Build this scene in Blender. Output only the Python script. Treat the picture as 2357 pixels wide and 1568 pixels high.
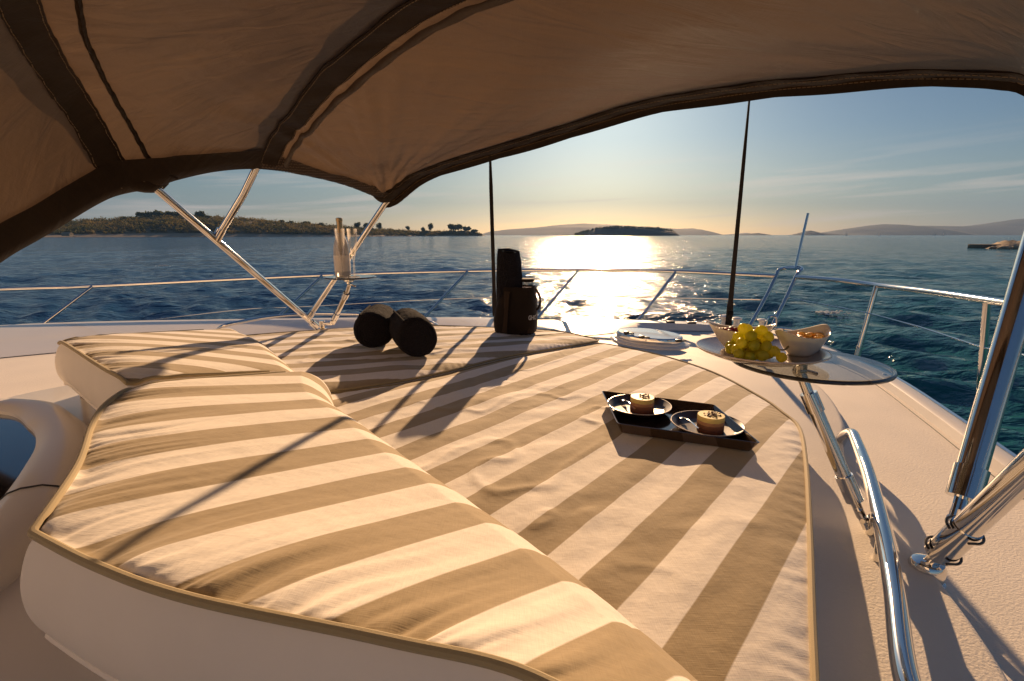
import bpy, bmesh, math, random
import numpy as np
from mathutils import Vector, Matrix
random.seed(7); rng = np.random.default_rng(11)
for o in list(bpy.data.objects): bpy.data.objects.remove(o)
S = bpy.context.scene
R = math.radians

# ------------------------------------------------------------------ camera
HC = .62; FPX = 1150.; CX, CY = 1178.5, 784.; TILT = math.atan(243/FPX)
cam = bpy.data.cameras.new('camera'); camo = bpy.data.objects.new('camera', cam)
S.collection.objects.link(camo); S.camera = camo
camo.location = (0, 0, HC); camo.rotation_euler = (math.pi/2 - TILT, 0, 0)
cam.sensor_width = 36; cam.lens = FPX/2357*36; cam.clip_start = .02; cam.clip_end = 40000
# ------------------------------------------------------------------ light
SUN_EL, SUN_AZ = R(17.6), R(9.5)           # azimuth clockwise from +Y
S.view_settings.view_transform = 'Standard'; S.view_settings.look = 'None'
S.view_settings.exposure = .76; S.view_settings.gamma = 1
sl = bpy.data.lights.new('sun', 'SUN'); sl.energy = 5; sl.angle = R(.5); sl.color = (1, .64, .35)
so = bpy.data.objects.new('sun', sl); S.collection.objects.link(so)
sd = Vector((math.sin(SUN_AZ)*math.cos(SUN_EL), math.cos(SUN_AZ)*math.cos(SUN_EL), math.sin(SUN_EL)))
so.rotation_euler = sd.to_track_quat('Z', 'Y').to_euler(); so.location = (3, 20, 12)
W = bpy.data.worlds.new('World'); S.world = W; W.use_nodes = True
def build_world():
    nt = W.node_tree; N = nt.nodes; L = nt.links; N.clear()
    out = N.new('ShaderNodeOutputWorld'); bg = N.new('ShaderNodeBackground')
    sky = N.new('ShaderNodeTexSky'); sky.sky_type = 'NISHITA'; sky.sun_disc = False
    sky.sun_elevation = SUN_EL; sky.sun_rotation = SUN_AZ
    sky.air_density = 1.0; sky.dust_density = .8; sky.ozone_density = 2.2
    tc = N.new('ShaderNodeTexCoord'); sp = N.new('ShaderNodeSeparateXYZ')
    L.new(tc.outputs['Generated'], sp.inputs[0])
    # warm low down, bluer above; unseen zenith brightened as added fill light
    ramp = N.new('ShaderNodeValToRGB'); e = ramp.color_ramp.elements
    e[0].position = 0; e[0].color = (.84, .78, .68, 1)
    e[1].position = .75; e[1].color = (.62, .76, .92, 1)
    a = ramp.color_ramp.elements.new(.40); a.color = (.29, .41, .53, 1)
    a = ramp.color_ramp.elements.new(.07); a.color = (.54, .585, .60, 1)
    a = ramp.color_ramp.elements.new(.17); a.color = (.40, .50, .59, 1)
    L.new(sp.outputs['Z'], ramp.inputs[0])
    mul = N.new('ShaderNodeMixRGB'); mul.blend_type = 'MULTIPLY'; mul.inputs[0].default_value = 1
    L.new(sky.outputs[0], mul.inputs[1]); L.new(ramp.outputs[0], mul.inputs[2])
    # thin stretched cirrus low over the horizon
    at = N.new('ShaderNodeMath'); at.operation = 'ARCTAN2'; L.new(sp.outputs['X'], at.inputs[0]); L.new(sp.outputs['Y'], at.inputs[1])
    tilt = N.new('ShaderNodeMath'); tilt.operation = 'MULTIPLY_ADD'; L.new(at.outputs[0], tilt.inputs[0]); tilt.inputs[1].default_value = -.05; L.new(sp.outputs['Z'], tilt.inputs[2])
    cb = N.new('ShaderNodeCombineXYZ')
    m1 = N.new('ShaderNodeMath'); m1.operation = 'MULTIPLY'; L.new(at.outputs[0], m1.inputs[0]); m1.inputs[1].default_value = 2.2
    m2 = N.new('ShaderNodeMath'); m2.operation = 'MULTIPLY'; L.new(tilt.outputs[0], m2.inputs[0]); m2.inputs[1].default_value = 38
    L.new(m1.outputs[0], cb.inputs[0]); L.new(m2.outputs[0], cb.inputs[1])
    nz = N.new('ShaderNodeTexNoise'); nz.inputs['Scale'].default_value = 1.3; nz.inputs['Detail'].default_value = 6; nz.inputs['Roughness'].default_value = .55
    nz.inputs['Distortion'].default_value = .5
    L.new(cb.outputs[0], nz.inputs['Vector'])
    cr = N.new('ShaderNodeValToRGB'); cr.color_ramp.elements[0].position = .50; cr.color_ramp.elements[1].position = .72
    L.new(nz.outputs[0], cr.inputs[0])
    band = N.new('ShaderNodeValToRGB'); b = band.color_ramp.elements; b[0].position = 0; b[0].color = (0, 0, 0, 1); b[1].position = .16; b[1].color = (0, 0, 0, 1)
    q = band.color_ramp.elements.new(.05); q.color = (.75, .75, .75, 1); q = band.color_ramp.elements.new(.09); q.color = (.35, .35, .35, 1)
    L.new(sp.outputs['Z'], band.inputs[0])
    m3 = N.new('ShaderNodeMath'); m3.operation = 'MULTIPLY'; L.new(cr.outputs[0], m3.inputs[0]); L.new(band.outputs[0], m3.inputs[1])
    mx = N.new('ShaderNodeMixRGB'); L.new(m3.outputs[0], mx.inputs[0]); L.new(mul.outputs[0], mx.inputs[1])
    mx.inputs[2].default_value = (15.0, 11.5, 9.0, 1)
    L.new(mx.outputs[0], bg.inputs[0]); bg.inputs[1].default_value = .05
    L.new(bg.outputs[0], out.inputs[0])
build_world()

# ------------------------------------------------------------------ measuring: a photo point laid on a level plane, or at a given distance ahead
def ray(x, y):
    u = (x-CX)/FPX; v = (CY-y)/FPX
    return np.array((u, math.cos(TILT)+v*math.sin(TILT), -math.sin(TILT)+v*math.cos(TILT)))
def at(x, y, z):
    d = ray(x, y); k = (z-HC)/d[2]; return np.array((d[0]*k, d[1]*k, z))
def ahead(x, y, Y):
    d = ray(x, y); k = Y/d[1]; return np.array((d[0]*k, Y, HC+d[2]*k))

# ------------------------------------------------------------------ mesh helpers
class MB:
    def __init__(s): s.v = []; s.f = []; s.n = 0
    def add(s, v, f):
        v = np.asarray(v, float).reshape(-1, 3); s.v.append(v)
        s.f += [tuple(i+s.n for i in q) for q in f]; s.n += len(v); return s
    def tube(s, pts, r, seg=12, smooth=0, caps=True, closed=False):
        P = [np.asarray(p, float) for p in pts]
        rr = list(r) if hasattr(r, '__len__') else [r]*len(P)
        if smooth: P, rr = catmull(P, smooth, rr, closed)
        n = len(P); V = []; up = None
        for i in range(n):
            if closed: t = P[(i+1) % n]-P[i-1]
            else: t = P[min(i+1, n-1)]-P[max(i-1, 0)]
            t = t/(np.linalg.norm(t)+1e-12)
            if up is None: up = np.array((0, 0, 1.)) if abs(t[2]) < .9 else np.array((1., 0, 0))
            a = np.cross(t, up); a /= np.linalg.norm(a)+1e-12; up = np.cross(a, t)
            for k in range(seg):
                w = 2*math.pi*k/seg; V.append(P[i]+rr[i]*(math.cos(w)*a+math.sin(w)*up))
        F = []; m = n if closed else n-1
        for i in range(m):
            for k in range(seg):
                j = (i+1) % n; F.append((i*seg+k, i*seg+(k+1) % seg, j*seg+(k+1) % seg, j*seg+k))
        if caps and not closed: F.append(tuple(range(seg))[::-1]); F.append(tuple((n-1)*seg+k for k in range(seg)))
        return s.add(V, F)
    def lathe(s, prof, c=(0, 0, 0), seg=32, axis=(0, 0, 1), sx=1, sy=1, rot=0):
        ax = Vector(axis).normalized(); q = Vector((0, 0, 1)).rotation_difference(ax).to_matrix(); V = []
        for r, z in prof:
            for k in range(seg):
                w = 2*math.pi*k/seg; x = r*math.cos(w)*sx; y = r*math.sin(w)*sy
                x, y = x*math.cos(rot)-y*math.sin(rot), x*math.sin(rot)+y*math.cos(rot)
                V.append(np.array(q @ Vector((x, y, z)))+np.array(c))
        F = []
        for i in range(len(prof)-1):
            for k in range(seg): F.append((i*seg+k, i*seg+(k+1) % seg, (i+1)*seg+(k+1) % seg, (i+1)*seg+k))
        if prof[0][0] > 1e-6: F.append(tuple(range(seg))[::-1])
        if prof[-1][0] > 1e-6: F.append(tuple((len(prof)-1)*seg+k for k in range(seg)))
        return s.add(V, F)
    def box(s, c, size, rot=0, bev=0.0, ax=None):
        bm = bmesh.new(); bmesh.ops.create_cube(bm, size=1)
        for v in bm.verts: v.co = Vector((v.co.x*size[0], v.co.y*size[1], v.co.z*size[2]))
        if bev: bmesh.ops.bevel(bm, geom=bm.edges[:], offset=bev, segments=2, profile=.5, affect='EDGES')
        M = ax if ax is not None else Matrix.Rotation(rot, 3, 'Z')
        bm.verts.ensure_lookup_table()
        V = [np.array(M @ v.co)+np.array(c) for v in bm.verts]; F = [tuple(v.index for v in f.verts) for f in bm.faces]
        bm.free(); return s.add(V, F)
    def grid(s, G, flip=False, closed=False):
        G = np.asarray(G, float); a, b = G.shape[:2]; F = []
        for i in range(a-1):
            for j in range(b if closed else b-1):
                k = (j+1) % b; q = (i*b+j, i*b+k, (i+1)*b+k, (i+1)*b+j); F.append(q[::-1] if flip else q)
        return s.add(G.reshape(-1, 3), F)
    def ico(s, c, r, sub=2, sc=(1, 1, 1), noise=0, rot=None):
        bm = bmesh.new(); bmesh.ops.create_icosphere(bm, subdivisions=sub, radius=1)
        V = []
        for v in bm.verts:
            k = r*(1+noise*(random.random()-.5)); q = Vector((v.co.x*sc[0]*k, v.co.y*sc[1]*k, v.co.z*sc[2]*k))
            if rot is not None: q = rot @ q
            V.append(np.array(q)+np.array(c))
        F = [tuple(v.index for v in f.verts) for f in bm.faces]; bm.free(); return s.add(V, F)
    def slab(s, poly, z0, z1, bev=0.0):
        bm = bmesh.new(); vs = [bm.verts.new((p[0], p[1], z0)) for p in poly]; f = bm.faces.new(vs)
        r = bmesh.ops.extrude_face_region(bm, geom=[f]); top = [g for g in r['geom'] if isinstance(g, bmesh.types.BMVert)]
        for v in top: v.co.z = z1
        bmesh.ops.recalc_face_normals(bm, faces=bm.faces[:])
        if bev:
            ed = [e for e in bm.edges if all(abs(v.co.z-z1) < 1e-6 for v in e.verts)]
            bmesh.ops.bevel(bm, geom=ed, offset=bev, segments=3, profile=.5, affect='EDGES')
        bm.verts.ensure_lookup_table(); bm.verts.index_update()
        V = [tuple(v.co) for v in bm.verts]; F = [tuple(v.index for v in f.verts) for f in bm.faces]; bm.free()
        return s.add(V, F)

def catmull(P, k, rr=None, closed=False):
    P = [np.asarray(p, float) for p in P]; n = len(P); out = []; ro = []
    rr = rr if rr is not None else [1]*n
    for i in range(n if closed else n-1):
        g = (lambda j: P[j % n]) if closed else (lambda j: P[min(max(j, 0), n-1)])
        p0, p1, p2, p3 = g(i-1), g(i), g(i+1), g(i+2)
        for t in np.linspace(0, 1, k, endpoint=False):
            out.append(.5*((2*p1)+(-p0+p2)*t+(2*p0-5*p1+4*p2-p3)*t*t+(-p0+3*p1-3*p2+p3)*t**3))
            ro.append(rr[i]*(1-t)+rr[(i+1) % n]*t)
    if not closed: out.append(P[-1]); ro.append(rr[-1])
    return out, ro
def sm(P, k=8, closed=False): return catmull(P, k, None, closed)[0]
def resample(P, n):
    P = np.array(P, float); d = np.r_[0, np.cumsum(np.linalg.norm(np.diff(P, axis=0), axis=1))]
    t = np.linspace(0, d[-1], n); return np.stack([np.interp(t, d, P[:, k]) for k in range(P.shape[1])], 1)

def obj(name, mb, mat, root=None, angle=35):
    V = np.concatenate(mb.v) if mb.v else np.zeros((0, 3))
    if root is not None:
        off = np.array(root.location)
        if root.parent: off = off+np.array(root.parent.location)
        V = V-np.array(root['_w'] if '_w' in root else off)
    me = bpy.data.meshes.new(name); me.from_pydata(V.tolist(), [], mb.f)
    me.polygons.foreach_set('use_smooth', [True]*len(me.polygons)); me.update()
    try: me.set_sharp_from_angle(angle=R(angle))
    except Exception: pass
    if mat: me.materials.append(mat)
    o = bpy.data.objects.new(name, me); S.collection.objects.link(o)
    if root is not None:
        o.parent = root; w = np.array(root['_w']) if '_w' in root else np.array(root.location)
        o['_w'] = [float(q) for q in w]
    return o
def thing(name, label, cat, loc, group=None):
    o = bpy.data.objects.new(name, None); S.collection.objects.link(o); o.empty_display_size = .05
    o.location = Vector([float(q) for q in loc]); o['_w'] = [float(q) for q in loc]; o['label'] = label; o['category'] = cat
    if group: o['group'] = group
    return o
def solo(name, mb, mat, label, cat, loc, group=None, angle=35):
    """a thing that is one mesh, its origin at its base"""
    V = [v-np.array(loc) for v in mb.v]; m2 = MB(); m2.v = V; m2.f = mb.f
    o = obj(name, m2, mat, None, angle); o.location = Vector([float(q) for q in loc]); o['label'] = label; o['category'] = cat
    if group: o['group'] = group
    return o
def struct(name, mb, mat, kind='structure', angle=35):
    o = obj(name, mb, mat, None, angle); o['kind'] = kind; return o
def copy_tree(o, loc=None, rz=0, label=None):
    def rec(a, par):
        c = a.copy(); S.collection.objects.link(c)
        if par: c.parent = par
        for ch in [x for x in bpy.data.objects if x.parent is a]: rec(ch, c)
        return c
    c = rec(o, None)
    if loc is not None: c.location = Vector([float(q) for q in loc])
    c.rotation_euler.z = rz
    if label: c['label'] = label
    return c

def vnoise(x, y, seed=0):
    xi = np.floor(x).astype(int); yi = np.floor(y).astype(int); fx = x-xi; fy = y-yi
    fx = fx*fx*(3-2*fx); fy = fy*fy*(3-2*fy)
    def h(a, b):
        n = (a*374761393+b*668265263+seed*974711) & 0x7fffffff
        n = ((n ^ (n >> 13))*1274126177) & 0x7fffffff; n = n ^ (n >> 16)
        return (n & 0xffff)/65535.
    return (h(xi, yi)*(1-fx)+h(xi+1, yi)*fx)*(1-fy)+(h(xi, yi+1)*(1-fx)+h(xi+1, yi+1)*fx)*fy
def fbm(x, y, oc=4, seed=0, g=.5):
    s = 0; a = 1; t = 0
    for i in range(oc): s = s+a*vnoise(x*2**i, y*2**i, seed+i*17); t += a; a *= g
    return s/t-.5

# ------------------------------------------------------------------ materials
def mat_new(name):
    m = bpy.data.materials.new(name); m.use_nodes = True; nt = m.node_tree
    return m, nt, nt.nodes['Principled BSDF']
def pbr(name, col, rough=.5, metal=0, bump=None, var=0, sheen=0, coat=0, vscale=8, trans=0, spec=None, sss=0):
    m, nt, b = mat_new(name); N = nt.nodes; L = nt.links
    b.inputs['Base Color'].default_value = (*col, 1); b.inputs['Roughness'].default_value = rough; b.inputs['Metallic'].default_value = metal
    if sheen: b.inputs['Sheen Weight'].default_value = sheen; b.inputs['Sheen Roughness'].default_value = .5
    if coat: b.inputs['Coat Weight'].default_value = coat; b.inputs['Coat Roughness'].default_value = .08
    if trans: b.inputs['Transmission Weight'].default_value = trans
    if spec is not None: b.inputs['Specular IOR Level'].default_value = spec
    if sss: b.inputs['Subsurface Weight'].default_value = sss; b.inputs['Subsurface Radius'].default_value = (1, .8, .3); b.inputs['Subsurface Scale'].default_value = .01
    tc = N.new('ShaderNodeTexCoord')
    if var:
        nz = N.new('ShaderNodeTexNoise'); nz.inputs['Scale'].default_value = vscale; nz.inputs['Detail'].default_value = 6; L.new(tc.outputs['Object'], nz.inputs['Vector'])
        mx = N.new('ShaderNodeMixRGB'); mx.inputs[1].default_value = (*[c*(1-var) for c in col], 1); mx.inputs[2].default_value = (*[min(1, c*(1+var)) for c in col], 1)
        L.new(nz.outputs[0], mx.inputs[0]); L.new(mx.outputs[0], b.inputs['Base Color'])
        mr = N.new('ShaderNodeMapRange'); mr.inputs[3].default_value = max(0, rough*.8); mr.inputs[4].default_value = min(1, rough*1.25)
        L.new(nz.outputs[0], mr.inputs[0]); L.new(mr.outputs[0], b.inputs['Roughness'])
    prev = None
    for sc, st, dist in (bump or []):
        nz = N.new('ShaderNodeTexNoise'); nz.inputs['Scale'].default_value = sc; nz.inputs['Detail'].default_value = 4; L.new(tc.outputs['Object'], nz.inputs['Vector'])
        bp = N.new('ShaderNodeBump'); bp.inputs['Strength'].default_value = st; bp.inputs['Distance'].default_value = dist
        L.new(nz.outputs[0], bp.inputs['Height'])
        if prev: L.new(prev.outputs[0], bp.inputs['Normal'])
        prev = bp
    if prev: L.new(prev.outputs[0], b.inputs['Normal'])
    return m
CREAM = (.83, .765, .69); TAUPE = (.35, .262, .145)
def stripe_mat(name, ang, off, loc, width=.0735):
    """two-tone woven awning stripes running at bearing ang across the object"""
    m, nt, b = mat_new(name); N = nt.nodes; L = nt.links
    tc = N.new('ShaderNodeTexCoord'); sp = N.new('ShaderNodeSeparateXYZ'); L.new(tc.outputs['Object'], sp.inputs[0])
    ca, sa = math.cos(ang), math.sin(ang); add0 = (loc[0]*ca-loc[1]*sa-off)
    a = N.new('ShaderNodeMath'); a.operation = 'MULTIPLY_ADD'; L.new(sp.outputs[0], a.inputs[0]); a.inputs[1].default_value = ca/(2*width); a.inputs[2].default_value = add0/(2*width)+50
    c = N.new('ShaderNodeMath'); c.operation = 'MULTIPLY_ADD'; L.new(sp.outputs[1], c.inputs[0]); c.inputs[1].default_value = -sa/(2*width); L.new(a.outputs[0], c.inputs[2])
    wob = N.new('ShaderNodeTexNoise'); wob.inputs['Scale'].default_value = 5; L.new(tc.outputs['Object'], wob.inputs['Vector'])
    w2 = N.new('ShaderNodeMath'); w2.operation = 'MULTIPLY_ADD'; L.new(wob.outputs[0], w2.inputs[0]); w2.inputs[1].default_value = .03; L.new(c.outputs[0], w2.inputs[2])
    fr = N.new('ShaderNodeMath'); fr.operation = 'FRACT'; L.new(w2.outputs[0], fr.inputs[0])
    rp = N.new('ShaderNodeValToRGB'); rp.color_ramp.interpolation = 'LINEAR'; e = rp.color_ramp.elements
    e[0].position = 0; e[0].color = (*TAUPE, 1); e[1].position = .485; e[1].color = (*TAUPE, 1)
    for p, col in ((.5, CREAM), (.985, CREAM), (1.0, TAUPE)):
        q = e.new(p); q.color = (*col, 1)
    L.new(fr.outputs[0], rp.inputs[0])
    nz = N.new('ShaderNodeTexNoise'); nz.inputs['Scale'].default_value = 14; nz.inputs['Detail'].default_value = 8; nz.inputs['Roughness'].default_value = .7; L.new(tc.outputs['Object'], nz.inputs['Vector'])
    mr = N.new('ShaderNodeMapRange'); mr.inputs[3].default_value = .90; mr.inputs[4].default_value = 1.08; L.new(nz.outputs[0], mr.inputs[0])
    # weave threads, finer than a millimetre-and-a-half
    wv = []
    for k in (0, 1):
        mp = N.new('ShaderNodeMapping'); mp.inputs['Rotation'].default_value = (0, 0, ang); mp.inputs['Scale'].default_value = (700, 45, 45) if k else (45, 700, 45)
        L.new(tc.outputs['Object'], mp.inputs[0]); z = N.new('ShaderNodeTexNoise'); z.inputs['Scale'].default_value = 1; z.inputs['Detail'].default_value = 1; L.new(mp.outputs[0], z.inputs['Vector']); wv.append(z)
    ad = N.new('ShaderNodeMath'); ad.operation = 'ADD'; L.new(wv[0].outputs[0], ad.inputs[0]); L.new(wv[1].outputs[0], ad.inputs[1])
    mr2 = N.new('ShaderNodeMapRange'); mr2.inputs[1].default_value = .6; mr2.inputs[2].default_value = 1.4; mr2.inputs[3].default_value = .93; mr2.inputs[4].default_value = 1.07; L.new(ad.outputs[0], mr2.inputs[0])
    mm = N.new('ShaderNodeMath'); mm.operation = 'MULTIPLY'; L.new(mr.outputs[0], mm.inputs[0]); L.new(mr2.outputs[0], mm.inputs[1])
    mx = N.new('ShaderNodeVectorMath'); mx.operation = 'SCALE'; L.new(rp.outputs[0], mx.inputs[0]); L.new(mm.outputs[0], mx.inputs['Scale'])
    L.new(mx.outputs[0], b.inputs['Base Color'])
    b.inputs['Roughness'].default_value = .85; b.inputs['Sheen Weight'].default_value = .25; b.inputs['Specular IOR Level'].default_value = .25
    bp = N.new('ShaderNodeBump'); bp.inputs['Strength'].default_value = .35; bp.inputs['Distance'].default_value = .0006; L.new(ad.outputs[0], bp.inputs['Height'])
    n3 = N.new('ShaderNodeTexNoise'); n3.inputs['Scale'].default_value = 26; n3.inputs['Detail'].default_value = 3; L.new(tc.outputs['Object'], n3.inputs['Vector'])
    b2 = N.new('ShaderNodeBump'); b2.inputs['Strength'].default_value = .35; b2.inputs['Distance'].default_value = .006; L.new(n3.outputs[0], b2.inputs['Height']); L.new(bp.outputs[0], b2.inputs['Normal'])
    L.new(b2.outputs[0], b.inputs['Normal'])
    return m
M = {}
M['cream'] = pbr('cream_fabric', CREAM, .85, bump=[(900, .25, .0006), (16, .25, .006)], var=.05, sheen=.2, vscale=14, spec=.25)
M['piping'] = pbr('piping_cord', (.36, .28, .15), .8, bump=[(500, .3, .0008)], sheen=.2)
M['gel'] = pbr('gelcoat', (.78, .72, .64), .32, bump=[(3, .06, .01)], var=.03, vscale=3, coat=.3)
M['deck'] = pbr('nonskid_deck', (.76, .69, .60), .62, bump=[(190, .5, .0022), (420, .3, .001), (2.5, .1, .01)], var=.07, vscale=5)
M['hull'] = pbr('hull_gelcoat', (.75, .74, .72), .2, coat=.5, var=.02)
M['steel'] = pbr('polished_steel', (.74, .72, .69), .085, metal=1, bump=[(6, .05, .004), (60, .03, .0006)], var=.05, vscale=20)
M['white_plastic'] = pbr('white_plastic', (.75, .73, .70), .3, var=.03)
M['black_plastic'] = pbr('black_plastic', (.025, .022, .02), .35, var=.1, bump=[(90, .1, .001)])
M['webbing'] = pbr('dark_webbing', (.012, .009, .008), .85, spec=.15, bump=[(700, .4, .001)], var=.2)
M['towel'] = pbr('dark_terry', (.020, .018, .022), 1, spec=.05, bump=[(240, 1.0, .008), (60, .5, .006)], sheen=.04, var=.25, vscale=60)
M['bag'] = pbr('dark_canvas', (.020, .013, .009), .85, spec=.15, bump=[(600, .3, .0008), (14, .3, .006)], var=.15, sheen=.1)
M['lettering'] = pbr('white_print', (.6, .58, .55), .6)
M['tray'] = pbr('dark_bronze_lacquer', (.11, .075, .055), .12, metal=.7, var=.08, coat=.7)
M['plate'] = pbr('dark_glazed_plate', (.050, .034, .030), .38, metal=.1, coat=.08, var=.1, vscale=30)
M['silver_plate'] = pbr('pearl_glazed_plate', (.36, .30, .27), .2, metal=.55, coat=.5, var=.12, vscale=18)
M['rim'] = pbr('bare_rim', (.62, .52, .45), .3, metal=.3)
M['bowl'] = pbr('white_porcelain', (.74, .70, .64), .16, coat=.4, var=.02, sss=.05)
M['cake_top'] = pbr('yellow_mousse', (.78, .60, .20), .5, sss=.2, var=.06, vscale=60, bump=[(150, .2, .001)])
M['cake_mid'] = pbr('caramel_mousse', (.50, .25, .12), .5, sss=.15, var=.1, vscale=80, bump=[(200, .4, .001)])
M['cake_low'] = pbr('chocolate_mousse', (.16, .05, .028), .5, var=.15, vscale=80, bump=[(200, .5, .001)])
M['cake_cocoa'] = pbr('cocoa_mousse', (.26, .10, .05), .5, var=.1, vscale=80, bump=[(200, .4, .001)])
M['choc'] = pbr('chocolate_shaving', (.10, .035, .02), .5, var=.2)
M['stem'] = pbr('grape_stem', (.30, .20, .07), .7, var=.2)
M['berry'] = pbr('dried_berry', (.22, .02, .035), .45, var=.4, vscale=60, bump=[(120, .5, .002)])
M['apricot'] = pbr('candied_apricot', (.80, .42, .07), .4, var=.25, vscale=60, sss=.1, bump=[(120, .3, .002)])
M['hatch_lid'] = pbr('hatch_acrylic', (.62, .60, .55), .10, coat=1, var=.02)
M['rubber'] = pbr('dark_rubber', (.03, .028, .026), .6)
M['dark_glass'] = pbr('dark_console_glass', (.016, .013, .012), .06, coat=1)
M['glass_edge'] = pbr('dark_glass_edge', (.03, .028, .024), .15, coat=.5)
M['panel'] = pbr('brown_canvas_panel', (.045, .029, .020), .85, spec=.15, bump=[(600, .3, .0008)])
M['stitch'] = pbr('tan_stitching', (.16, .11, .065), .8)
M['concrete'] = pbr('pier_concrete', (.20, .16, .12), .9, var=.3, vscale=.8, bump=[(2, .5, .1)])
M['rock'] = pbr('shore_rock', (.36, .27, .17), .9, var=.4, vscale=1.2, bump=[(1.5, .8, .2)])
M['sail'] = pbr('sailcloth', (.85, .80, .70), .8)
M['boat_white'] = pbr('boat_white', (.8, .78, .74), .4)
M['bark'] = pbr('pine_bark', (.11, .07, .045), .9, var=.3, vscale=1)
M['terrain'] = pbr('scrubby_earth', (.115, .085, .042), .95, var=.45, vscale=.03, bump=[(.3, .6, 1.)])
M['shore'] = pbr('pale_shore', (.30, .24, .17), .95, var=.3, vscale=.08)
M['hill'] = pbr('hill_maquis', (.075, .08, .055), 1, var=.4, vscale=.002)
M['islet'] = pbr('islet_maquis', (.06, .055, .03), 1, var=.4, vscale=.02, bump=[(.08, .8, 4.)])

def leaf_mat(name, c1, c2, sc):
    m, nt, b = mat_new(name); N = nt.nodes; L = nt.links
    tc = N.new('ShaderNodeTexCoord'); nz = N.new('ShaderNodeTexNoise'); nz.inputs['Scale'].default_value = sc; nz.inputs['Detail'].default_value = 3
    L.new(tc.outputs['Object'], nz.inputs['Vector']); rp = N.new('ShaderNodeValToRGB'); e = rp.color_ramp.elements
    e[0].position = .35; e[0].color = (*c1, 1); e[1].position = .65; e[1].color = (*c2, 1); L.new(nz.outputs[0], rp.inputs[0])
    L.new(rp.outputs[0], b.inputs['Base Color']); b.inputs['Roughness'].default_value = .7; b.inputs['Specular IOR Level'].default_value = .2
    tr = N.new('ShaderNodeBsdfTranslucent'); L.new(rp.outputs[0], tr.inputs[0]); mx = N.new('ShaderNodeMixShader'); mx.inputs[0].default_value = .45
    L.new(b.outputs[0], mx.inputs[1]); L.new(tr.outputs[0], mx.inputs[2]); L.new(mx.outputs[0], N['Material Output'].inputs[0]); return m
M['scrub'] = leaf_mat('scrub_leaves', (.070, .075, .018), (.20, .15, .045), .05)
M['pine'] = leaf_mat('pine_needles', (.05, .065, .018), (.13, .13, .03), .25)

def glass_mat(name, tint, rough=.03, ior=1.45, edge_glow=0):
    m, nt, b = mat_new(name); N = nt.nodes; L = nt.links; N.remove(b)
    tr = N.new('ShaderNodeBsdfTransparent'); tr.inputs[0].default_value = (*tint, 1)
    gl = N.new('ShaderNodeBsdfGlossy'); gl.inputs['Roughness'].default_value = rough; gl.inputs[0].default_value = (1, 1, 1, 1)
    fr = N.new('ShaderNodeFresnel'); fr.inputs[0].default_value = ior; mx = N.new('ShaderNodeMixShader')
    gm = N.new('ShaderNodeNewGeometry'); fb = N.new('ShaderNodeMath'); fb.operation = 'SUBTRACT'; fb.inputs[0].default_value = 1; L.new(gm.outputs['Backfacing'], fb.inputs[1])
    ff = N.new('ShaderNodeMath'); ff.operation = 'MULTIPLY'; L.new(fr.outputs[0], ff.inputs[0]); L.new(fb.outputs[0], ff.inputs[1])
    L.new(ff.outputs[0], mx.inputs[0]); L.new(tr.outputs[0], mx.inputs[1]); L.new(gl.outputs[0], mx.inputs[2]); 
    if edge_glow:   # translucent white mixed in by view angle, standing in for refracted edge light
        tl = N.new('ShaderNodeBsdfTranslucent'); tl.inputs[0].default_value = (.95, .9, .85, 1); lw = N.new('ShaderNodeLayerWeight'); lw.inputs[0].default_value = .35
        ml = N.new('ShaderNodeMath'); ml.operation = 'MULTIPLY'; L.new(lw.outputs['Facing'], ml.inputs[0]); ml.inputs[1].default_value = edge_glow*1.4
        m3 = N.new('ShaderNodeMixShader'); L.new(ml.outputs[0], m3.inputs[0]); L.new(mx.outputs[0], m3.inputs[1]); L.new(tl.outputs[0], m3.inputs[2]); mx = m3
    L.new(mx.outputs[0], N['Material Output'].inputs[0]); return m
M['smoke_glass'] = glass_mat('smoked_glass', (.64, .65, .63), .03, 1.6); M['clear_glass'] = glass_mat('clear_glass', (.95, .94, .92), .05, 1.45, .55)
M['acrylic'] = glass_mat('clear_acrylic', (.85, .82, .80), .05, 1.7)

def grape_mat():
    m, nt, b = mat_new('green_grape_skin'); N = nt.nodes; L = nt.links
    tc = N.new('ShaderNodeTexCoord'); nz = N.new('ShaderNodeTexNoise'); nz.inputs['Scale'].default_value = 30; L.new(tc.outputs['Object'], nz.inputs['Vector'])
    rp = N.new('ShaderNodeValToRGB'); e = rp.color_ramp.elements; e[0].position = .3; e[0].color = (.72, .70, .06, 1); e[1].position = .7; e[1].color = (.97, .84, .12, 1)
    L.new(nz.outputs[0], rp.inputs[0]); L.new(rp.outputs[0], b.inputs['Base Color']); b.inputs['Roughness'].default_value = .25
    tr = N.new('ShaderNodeBsdfTranslucent'); L.new(rp.outputs[0], tr.inputs[0]); mx = N.new('ShaderNodeMixShader'); mx.inputs[0].default_value = .68
    L.new(b.outputs[0], mx.inputs[1]); L.new(tr.outputs[0], mx.inputs[2]); L.new(mx.outputs[0], N['Material Output'].inputs[0]); return m
M['grape'] = grape_mat()

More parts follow.
